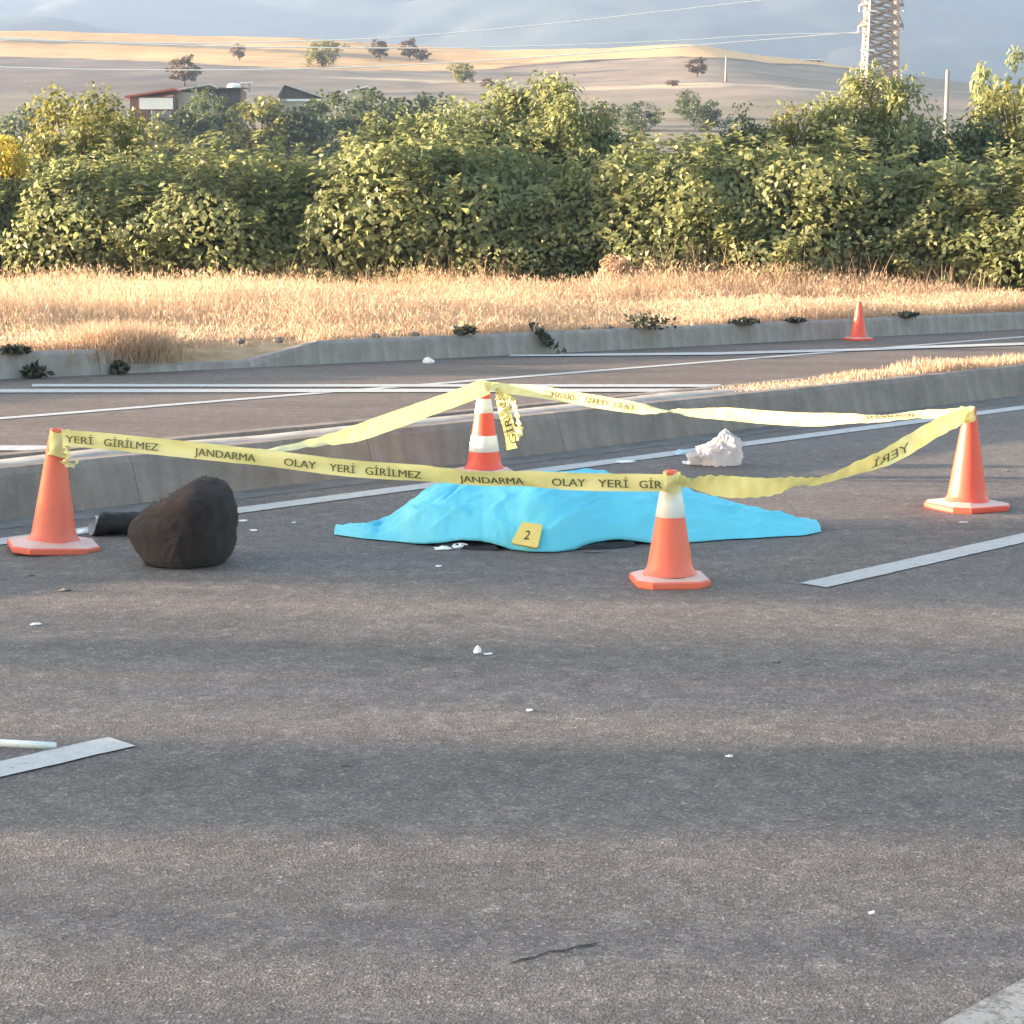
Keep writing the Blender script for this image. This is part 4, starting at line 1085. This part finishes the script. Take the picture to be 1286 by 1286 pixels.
for i, (x, y, z) in enumerate(hp):
    w = 0.018 + 0.006*math.sin(i*2)
    V += [(x - w*0.4, y - 0.02, z - w), (x + w*0.4, y + 0.025, z + w*0.6)]
Fc = [(2*i, 2*i+1, 2*i+3, 2*i+2) for i in range(len(hp)-1)]
mesh_obj('handle', V, Fc, M['bag'], bag)

# ------------------------------------------------------------------ weeds and stones at the far kerb
def kerb_s(px, du, z):
    lo_, hi_ = -5.0, 60.0
    for _ in range(40):
        m_ = (lo_ + hi_)/2; q = R(m_, fk(m_) + du, z); f = q.y*_c - (z - CAM_H)*_s
        if 643 + FPX*q.x/f < px: lo_ = m_
        else: hi_ = m_
    return R(lo_, fk(lo_) + du, z)
def weed(px, py, z, w, h, label, hang=0.0, seed=0, mat=None):
    p = kerb_s(px, 0.06 if z > 0.1 else -0.06, z); r = np.random.default_rng(seed); n = 170
    C = r.normal(0, 1, (n, 3)) * np.array((w*0.28, w*0.25, h*0.25)) + np.array((0, 0, h*0.45))
    C[:, 2] = np.maximum(0.01, C[:, 2]) - hang * np.clip(C[:, 0]/w + 0.4, 0, 1)
    C[:, 1] -= 0.12 * (hang > 0) * np.clip(C[:, 0]/w + 0.4, 0, 1)
    me = quads_mesh('foliage', leaf_quads(C, r.normal(0, 1, (n, 3)) + np.array((0, 0, -0.3)), r.normal(0, 1, (n, 3)) + np.array((0, 0, 0.6)), r.uniform(0.06, 0.12, n)), mat or M['weed'], r.uniform(0, 1, n))
    root = empty('kerb_weed', p); link(bpy.data.objects.new('foliage', me), root)
    V, Fc = [], []
    for i in range(7):
        q = C[i]; tube(V, Fc, [(0, 0.05, 0), (q[0]*0.5, q[1]*0.5, q[2]*0.6), tuple(q)], [0.008, 0.006, 0.003], 4, False)
    sm = bpy.data.meshes.new('stem'); sm.from_pydata([tuple(map(float, v)) for v in V], [], Fc); sm.materials.append(M['stalk']); link(bpy.data.objects.new('stem', sm), root)
    return tag(root, label, 'weed', 'weeds along the far kerb')
weed(681, 412, 0.3, 0.36, 0.20, 'dark weed drooping over the far kerb above the tape by the striped cone', 0.30, 1)
weed(815, 407, 0.3, 0.48, 0.22, 'wide dark weed on top of the far kerb right of the drooping one', 0.03, 2)
weed(42, 470, 0.0, 0.22, 0.16, 'small grey weed at the kerb foot near the left edge', 0.0, 3)
weed(150, 466, 0.02, 0.16, 0.12, 'small grey weed at the kerb foot beside the dropped crossing', 0.0, 4)
weed(20, 436, 0.3, 0.28, 0.08, 'low dark weed on the kerb top at the left edge', 0.0, 5)
weed(935, 402, 0.3, 0.34, 0.07, 'low dark weed on the far kerb left of the lone far cone', 0.0, 6)
weed(1000, 401, 0.3, 0.24, 0.04, 'low dark weed on the far kerb just left of the lone far cone', 0.0, 7)
weed(1140, 396, 0.3, 0.26, 0.06, 'low dark weed on the far kerb right of the lone far cone', 0.0, 8)
weed(585, 414, 0.32, 0.20, 0.10, 'small weed in the grass edge left of the drooping weed', 0.0, 9)
p = at_px(775, 39.5)
straw = bush_meshes(97, 0.8, 0.55, 60, 50, M['grass'], 0.10, 1.0, 0.4)
plant('straw_mound', straw, (p.x, p.y, p.z), (0.8, 0.7, 1.0), 0.5, 'pale straw coloured mound of dead plant in the dry grass', 'dead plant')
sr = random.Random(21)
for i, (px, py) in enumerate([(350, 444), (470, 424), (520, 421), (735, 412), (763, 409), (300, 448)]):
    p = kerb_s(px, 0.3, 0.3); bm = bmesh.new(); bmesh.ops.create_icosphere(bm, subdivisions=2, radius=1)
    for v in bm.verts: v.co = Vector((v.co.x*0.075, v.co.y*0.06, v.co.z*0.04)) * (1 + 0.3*mnoise.noise(v.co*1.4 + Vector((i*5, 0, 0))))
    me = bpy.data.meshes.new('verge_stone'); bm.to_mesh(me); bm.free(); me.materials.append(M['stone'])
    s_ = bpy.data.objects.new('verge_stone', me); s_.location = (p.x, p.y, 0.315); link(s_)
    tag(s_, ['small stone on the verge at the right end of the dropped kerb', 'small stone on the verge above the white rounded litter, left of it', 'small stone on the verge directly above the white rounded litter', 'small stone between the two large dark kerb weeds, left one', 'small stone between the two large dark kerb weeds, right one', 'small stone in the middle of the dropped kerb opening'][i], 'stone', 'stones along the far kerb')

# ------------------------------------------------------------------ buildings on the slope
def house(name, px0, px1, top, bot, Y, mat, label, roof, roof_dir, eave=0.25, depth_m=4.0, slope=(0.0, 0.5), cat='house'):
    a, b = D(px0, bot, Y), D(px1, top, Y); w = (b.x - a.x); h = b.z - a.z
    cx = (a.x + b.x)/2; zb = hill_z(cx, Y) - 0.6; h = b.z - zb
    root = tag(empty(name, (cx, Y, zb)), label, cat, 'buildings on the slope')
    return root, w, h
Yh = 172
# red shed
root, w, h = house('red_shed', 165, 216, 114, 190, Yh, None, 'narrow red brown shed with a white banner under its red roof edge', None, 0, cat='shed')
box_obj('wall', -w/2, w/2, 0, 4.0, 0, h-0.5, M['wall_red'], root)
V = [(-w/2-0.35, -0.5, h-0.62), (w/2+0.3, -0.5, h+0.05), (w/2+0.3, 4.3, h+0.05), (-w/2-0.35, 4.3, h-0.62)]
V += [(x, y, z+0.16) for x, y, z in V]
mesh_obj('roof', V, [(3,2,1,0),(4,5,6,7),(0,1,5,4),(1,2,6,5),(2,3,7,6),(3,0,4,7)], M['roof_red'], root)
box_obj('white_panel', -w/2+0.85, w/2+0.06, -0.12, -0.02, h-1.6, h-0.62, M['white_wall'], root)
d_ = box_obj('door', 0.1, w/2-0.1, -0.07, -0.005, h-4.0, h-1.75, M['grey_panel'], root)
box_obj('door_frame', 0.0, 0.09, -0.09, -0.003, h-4.0, h-1.7, M['white_wall'], d_)
for x in np.arange(-w/2+0.18, 0.0, 0.36): box_obj('board', x, x+0.3, -0.04, -0.004, h-4.2, h-1.72, M['wall_red'], root)
box_obj('lamp_box', -w/2-0.25, -w/2, -0.05, 0.2, h-2.35, h-1.75, M['white_wall'], root)
# beige house
root, w, h = house('beige_house', 218, 262, 116, 150, Yh+3, None, 'low beige house with a grey pitched roof right of the red shed', None, 0)
box_obj('wall', -w/2, w/2, 0, 5, 0, h, M['wall_beige'], root)
V = [(-w/2-0.2, -0.5, h+0.02), (w/2+0.2, -0.5, h+0.62), (w/2+0.2, 5.2, h+0.62), (-w/2-0.2, 5.2, h+0.02)]; V += [(x, y, z+0.14) for x, y, z in V]
mesh_obj('roof', V, [(3,2,1,0),(4,5,6,7),(0,1,5,4),(1,2,6,5),(2,3,7,6),(3,0,4,7)], M['roof_grey'], root)
wdw = box_obj('window', 0.2, 0.75, -0.06, -0.004, h-1.3, h-0.6, M['white_wall'], root); box_obj('pane', 0.26, 0.69, -0.075, -0.062, h-1.24, h-0.66, M['glass'], wdw)
# dark house with the white tank
root, w, h = house('dark_house', 262, 302, 112, 150, Yh+8, None, 'dark walled small house between the beige house and the gabled roof', None, 0)
box_obj('wall', -w/2, w/2, 0, 4, 0, h, M['wall_dark'], root)
V = [(-w/2-0.3, -0.4, h), (w/2+0.3, -0.4, h), (w/2+0.3, 4.3, h+0.3), (-w/2-0.3, 4.3, h+0.3)]; V += [(x, y, z+0.12) for x, y, z in V]
mesh_obj('roof', V, [(3,2,1,0),(4,5,6,7),(0,1,5,4),(1,2,6,5),(2,3,7,6),(3,0,4,7)], M['wall_dark'], root)
wdw = box_obj('window', -0.4, 0.3, -0.05, -0.004, h-1.2, h-0.4, M['grey_panel'], root); box_obj('pane', -0.33, 0.23, -0.065, -0.052, h-1.13, h-0.47, M['glass'], wdw)
tp = D(294, 107, Yh+9); tk = tag(empty('water_tank', (tp.x, Yh+9, tp.z-0.35)), 'white rounded water tank on the roof of the dark house', 'water tank')
V, Fc = lathe([(0.62, 0.0), (0.66, 0.15), (0.64, 0.3), (0.52, 0.44), (0.32, 0.53), (0.0, 0.55)], 24); mesh_obj('drum', V, Fc, M['white_wall'], tk, True)
box_obj('solar_panel', 0.6, 1.7, -0.3, 0.6, 0.5, 0.62, M['white_wall'], tk); box_obj('stand', -0.6, 0.6, -0.4, 0.4, -0.35, 0.0, M['galv'], tk)
for x in (0.8, 1.4): box_obj('stand_leg', x-0.04, x+0.04, 0.1, 0.18, -0.3, 0.5, M['galv'], tk)
# gabled house
root, w, h = house('gabled_house', 352, 408, 124, 160, Yh+12, None, 'small house with a pale grey gabled metal roof above the bushes', None, 0)
box_obj('wall', -w/2, w/2, 0, 5, 0, h, M['wall_beige'], root)
ri = 1.25
V = [(-w/2-0.3, -0.5, h-0.1), (-w/2+0.5, -0.5, h+ri), (w/2+0.3, -0.5, h-0.1), (w/2+0.3, 5.4, h-0.1), (-w/2+0.5, 5.4, h+ri), (-w/2-0.3, 5.4, h-0.1)]
V += [(x, y, z+0.13) for x, y, z in V]
mesh_obj('roof', V, [(0,1,4,5),(1,2,3,4),(11,10,7,6),(10,9,8,7),(0,6,7,1),(1,7,8,2),(2,8,9,3),(3,9,10,4),(4,10,11,5),(5,11,6,0)], M['roof_grey'], root)
mesh_obj('gable', [(-w/2, -0.02, h), (-w/2+0.5, -0.02, h+ri-0.05), (w/2, -0.02, h), (-w/2, 0.1, h), (-w/2+0.5, 0.1, h+ri-0.05), (w/2, 0.1, h)], [(0,2,1),(3,4,5),(0,1,4,3),(1,2,5,4),(2,0,3,5)], M['wall_dark'], root)
box_obj('eave', -w/2+0.7, w/2+0.5, -0.6, -0.51, h-0.25, h-0.06, M['white_wall'], root)
wdw = box_obj('window', -0.4, 0.5, -0.06, -0.004, h-1.5, h-0.6, M['white_wall'], root); box_obj('pane', -0.33, 0.43, -0.075, -0.062, h-1.43, h-0.67, M['glass'], wdw)
# white roofed hut
root, w, h = house('white_hut', 436, 460, 114, 140, Yh+20, None, 'tiny hut with a white roof above the dark grove', None, 0, cat='hut')
box_obj('wall', -w/2, w/2, 0, 2.5, 0, h, M['wall_beige'], root)
V = [(-w/2-0.2, -0.4, h-0.12), (w/2+0.2, -0.4, h+0.35), (w/2+0.2, 2.7, h+0.35), (-w/2-0.2, 2.7, h-0.12)]; V += [(x, y, z+0.12) for x, y, z in V]
mesh_obj('roof', V, [(3,2,1,0),(4,5,6,7),(0,1,5,4),(1,2,6,5),(2,3,7,6),(3,0,4,7)], M['white_wall'], root)
# small far buildings on the right-hand ridge
for px, py, wp, hp_, Y, lab in [(1020, 83, 26, 6, 446, 'long low pale farm building on the right end of the ridge'), (655, 48, 8, 5, 900, 'tiny white house far up the hazy mountainside')]:
    pp = D(px, py, Y); w = wp/FPX*Y; h = hp_/FPX*Y
    zb = hill_z(pp.x, Y) - 0.5 if Y < 700 else pp.z - 30
    top = pp.z + h/2
    if Y < 700:
        root = tag(empty('farm_building', (pp.x, Y, zb)), lab, 'farm building')
        hh = max(h, top - zb)
        box_obj('wall', -w/2, w/2, 0, 5, 0, hh*0.7, M['wall_beige'], root)
        V = [(-w/2-0.3, -0.3, hh*0.7), (w/2+0.3, -0.3, hh*0.7), (w/2+0.3, 2.5, hh), (-w/2-0.3, 2.5, hh), (-w/2-0.3, 5.3, hh*0.7), (w/2+0.3, 5.3, hh*0.7)]
        mesh_obj('roof', V, [(0,1,2,3),(3,2,5,4),(0,3,4),(1,5,2)], M['white_wall'], root)
        for x in (-w*0.3, 0, w*0.3): box_obj('window', x-0.35, x+0.35, -0.05, -0.004, hh*0.2, hh*0.5, M['glass'], root)

# ------------------------------------------------------------------ trees on the slope
GH = 'trees scattered over the slope and ridge'
def far_tree(kind, px, bot, top, Y, label, wide=1.0):
    lo_, hi_ = 75.0, 448.0
    if Y > 200:
        for _ in range(30):
            Y = (lo_ + hi_)/2; q = D(px, bot, Y)
            if hill_z(q.x, Y) < q.z: lo_ = Y
            else: hi_ = Y
    p = D(px, bot, Y); zb = hill_z(p.x, Y) - 0.2
    H = D(px, top, Y).z - zb; sc = H/5.1
    return plant('hill_tree', TREE_FAR[kind], (p.x, Y, zb), (sc*wide*1.35, sc*wide*1.35, sc), vr.uniform(0, 6.28), label, 'tree', GH)
for a_ in [
 ('b', 232, 108, 64, 300, 'round brown green tree on the slope above the red shed', 0.95),
 ('b', 300, 76, 52, 430, 'small thin tree on the ridge above the white tank', 0.7),
 ('o', 407, 84, 47, 415, 'broad olive tree on the golden ridge left of centre', 1.1),
 ('b', 476, 76, 45, 430, 'reddish brown tree on the ridge, leftmost of three close together', 0.8),
 ('b', 514, 76, 44, 432, 'reddish brown tree on the ridge, middle of three close together', 0.8),
 ('b', 530, 78, 58, 430, 'low reddish tree on the ridge, rightmost of three close together', 0.9),
 ('o', 580, 104, 76, 360, 'olive shrub on the slope below the golden field', 1.0),
 ('b', 612, 110, 96, 340, 'small brown shrub on the slope left of the tallest tree', 1.2),
 ('b', 875, 96, 68, 420, 'round brown tree on the ridge right of centre', 1.0),
 ('g', 865, 150, 113, 240, 'dark round tree on the slope behind the hedge', 0.9),
 ('g', 888, 165, 126, 230, 'dark shrub leaning right beside the round hill tree', 1.0),
 ('g', 805, 165, 128, 230, 'grey green shrub on the slope left of the round hill tree', 1.3),
 ('b', 845, 108, 99, 330, 'low brown shrub on the bare slope right of centre', 1.6),
 ('b', 760, 160, 128, 240, 'brownish shrub on the slope just right of the tallest tree', 1.2),
 ('g', 270, 170, 112, 165, 'dark tree partly hiding the dark house', 0.75),
 ('o', 330, 190, 114, 150, 'olive tree in front of the gabled house', 0.85),
 ('g', 240, 200, 124, 150, 'dark tree below the beige house', 0.8),
 ('g', 385, 200, 126, 150, 'dark grove tree below the gabled roof', 0.95),
 ('g', 435, 200, 116, 160, 'dark grove tree, leftmost behind the hedge centre left', 0.95),
 ('g', 480, 200, 112, 165, 'dark grove tree in the middle of the distant grove', 0.95),
 ('g', 525, 200, 118, 165, 'dark grove tree at the right end of the distant grove', 0.95),
 ('g', 565, 200, 128, 170, 'low dark tree just left of the tallest clump', 0.9),
 ('g', 30, 200, 132, 150, 'dusky tree at the left edge behind the hedge', 0.9),
 ('o', 190, 200, 148, 140, 'low olive shrub at the foot of the red shed', 1.2),
 ('g2', 1255, 175, 82, 90, 'slim pale poplar near the right edge', 0.35),
]: far_tree(*a_)

# ------------------------------------------------------------------ pylon, poles, wires
Yp = 260
pp = D(1104, 120, Yp); zb = hill_z(pp.x, Yp); pyl = tag(empty('lattice_pylon', (pp.x, Yp, zb)), 'tall pale steel lattice pylon standing behind the bushes on the right', 'pylon')
HP = 46.0
def pw(z): return 2.2 - 0.75*min(z, 30)/30 - 0.9*max(0, z-30)/16     # half width
def member(V, Fc, a, b, r): tube(V, Fc, [a, b], [r, r], 4)
for sx, sy in ((-1, -1), (1, -1), (1, 1), (-1, 1)):
    V, Fc = [], []
    for z0, z1 in ((0, 12), (12, 24), (24, 35), (35, HP)):
        member(V, Fc, (sx*pw(z0), sy*pw(z0), z0), (sx*pw(z1), sy*pw(z1), z1), 0.17)
    mesh_obj('leg', V, Fc, M['galv'], pyl)
levels = list(np.arange(0, HP+0.1, 1.3))
for f in range(4):
    V, Fc = [], []
    c4 = [(-1, -1), (1, -1), (1, 1), (-1, 1)]; (ax, ay), (bx, by) = c4[f], c4[(f+1) % 4]
    for z0, z1 in zip(levels[:-1], levels[1:]):
        w0, w1 = pw(z0), pw(z1)
        member(V, Fc, (ax*w0, ay*w0, z0), (bx*w1, by*w1, z1), 0.15); member(V, Fc, (bx*w0, by*w0, z0), (ax*w1, ay*w1, z1), 0.15)
        member(V, Fc, (ax*w1, ay*w1, z1), (bx*w1, by*w1, z1), 0.08)
    mesh_obj('brace', V, Fc, M['galv'], pyl)
att = {}
for nm, py, side, L in [('low', 36, -1, 1.1), ('low_r', 36, 1, 1.1), ('mid', 10, -1, 1.1), ('mid_r', 10, 1, 1.1), ('up', -25, -1, 1.1), ('up_r', -25, 1, 1.1)]:
    z = D(1104, py, Yp).z - zb + 0.5; w = pw(z); tip = (side*(w + L), 0, z - 0.2)
    V, Fc = [], []
    for sy in (-1, 1):
        member(V, Fc, (side*w, sy*w, z), tip, 0.10); member(V, Fc, (side*w, sy*w, z+1.3), tip, 0.08)
        member(V, Fc, (side*(w+L*0.5), sy*w*0.5, z-0.1), (side*(w+L*0.5), sy*w*0.5, z+0.6), 0.06)
    arm = mesh_obj('cross_arm', V, Fc, M['galv'], pyl)
    V, Fc = lathe([(0.05, 0)] + [q for i in range(6) for q in ((0.15, -0.1-0.13*i), (0.06, -0.16-0.13*i))], 10)
    mesh_obj('insulator', [(x+tip[0], y+tip[1], zz+tip[2]) for x, y, zz in V], Fc, M['insulator'], arm, True)
    att[nm] = Vector((pp.x+tip[0], Yp+tip[1], zb+tip[2]-0.85))
# rest platforms seen as short pale ledges on the left face
for py in (17, 66):
    z = D(1104, py, Yp).z - zb; w = pw(z); box_obj('step_ledge', -w-0.9, -w+0.8, -w-0.25, -w+0.15, z, z+0.22, M['wire'], pyl)
def wire(pts, label, r=0.07):
    P = [D(px, py, Y) for px, py, Y in pts]; C = catmull([tuple(p) for p in P], 12)
    c = Vector(C[0]); V, Fc = [], []
    tube(V, Fc, [Vector(q) - c for q in C], [r]*len(C), 5)
    o = mesh_obj('power_line', V, Fc, M['wire'], None, True, loc=c)
    return tag(o, label, 'power line', 'power lines running left from the pylon')
wire([(1078, -14, 259.5), (960, 0, 254), (700, 29, 243), (560, 42, 237), (430, 50, 232), (230, 54, 224), (0, 49, 216), (-260, 30, 206)], 'highest sagging power line crossing the upper left of the picture')
def from_px(P):
    # photo position of an attachment point, to start each wire exactly there
    d = P - Vector((0, 0, CAM_H)); f = d.y*_c - d.z*_s; u = d.z*_c + d.y*_s
    return 643 + FPX*d.x/f, 643 - FPX*u/f, P.y
wire([from_px(att['low']), (960, 44, 254), (860, 50.5, 250), (700, 57, 243), (560, 60, 237), (430, 60, 232), (230, 57, 224), (0, 47, 216), (-260, 24, 206)], 'middle power line running nearly level along the ridge from the pylon')
wire([(1082, 40, 262), (960, 50, 257), (860, 58, 253), (685, 71, 246), (575, 78, 241), (430, 85, 235), (230, 88, 227), (0, 84, 218), (-260, 66, 207)], 'lowest power line sagging across the golden field')
def pole(px, top, bot, Y, r, label):
    a, b = D(px, bot, Y), D(px, top, Y); zb = ground_z(a.x, Y) - 0.2
    root = tag(empty('utility_pole', (a.x, Y, zb)), label, 'pole')
    V, Fc = [], []; tube(V, Fc, [(0, 0, 0), (0, 0, (b.z-zb)*0.5), (0, 0, b.z-zb)], [r*1.3, r*1.1, r*0.85], 10); mesh_obj('shaft', V, Fc, M['galv'], root, True)
    V, Fc = [], []; tube(V, Fc, [(0, 0, b.z-zb), (0, 0, b.z-zb+0.12)], [r*0.95, r*0.5], 10); mesh_obj('cap', V, Fc, M['galv'], root)
pole(1188, 90, 160, 120, 0.14, 'thin pale concrete utility pole right of the pylon')
pole(911, 70, 140, 330, 0.17, 'faint thin utility pole on the slope left of the pylon')

# ------------------------------------------------------------------ air
V, Fc = [], []; box(V, Fc, XMIN-20, XMAX+20, YMIN-20, YMAX+20, -6.0, 640)
hz = mesh_obj('haze', V, Fc, None)
tag(hz, 'pale blue evening haze over the valley and the mountain', 'haze', kind='stuff')
hm = bpy.data.materials.new('haze_air'); hm.use_nodes = True
ht = hm.node_tree
for n_ in list(ht.nodes):
    if n_.type == 'BSDF_PRINCIPLED': ht.nodes.remove(n_)
pv = ht.nodes.new('ShaderNodeVolumePrincipled'); pv.inputs['Color'].default_value = (0.345, 0.49, 0.77, 1); pv.inputs['Density'].default_value = 0.00028
pv.inputs['Anisotropy'].default_value = 0.2
ht.links.new(pv.outputs[0], ht.nodes['Material Output'].inputs['Volume'])
hz.data.materials.append(hm)
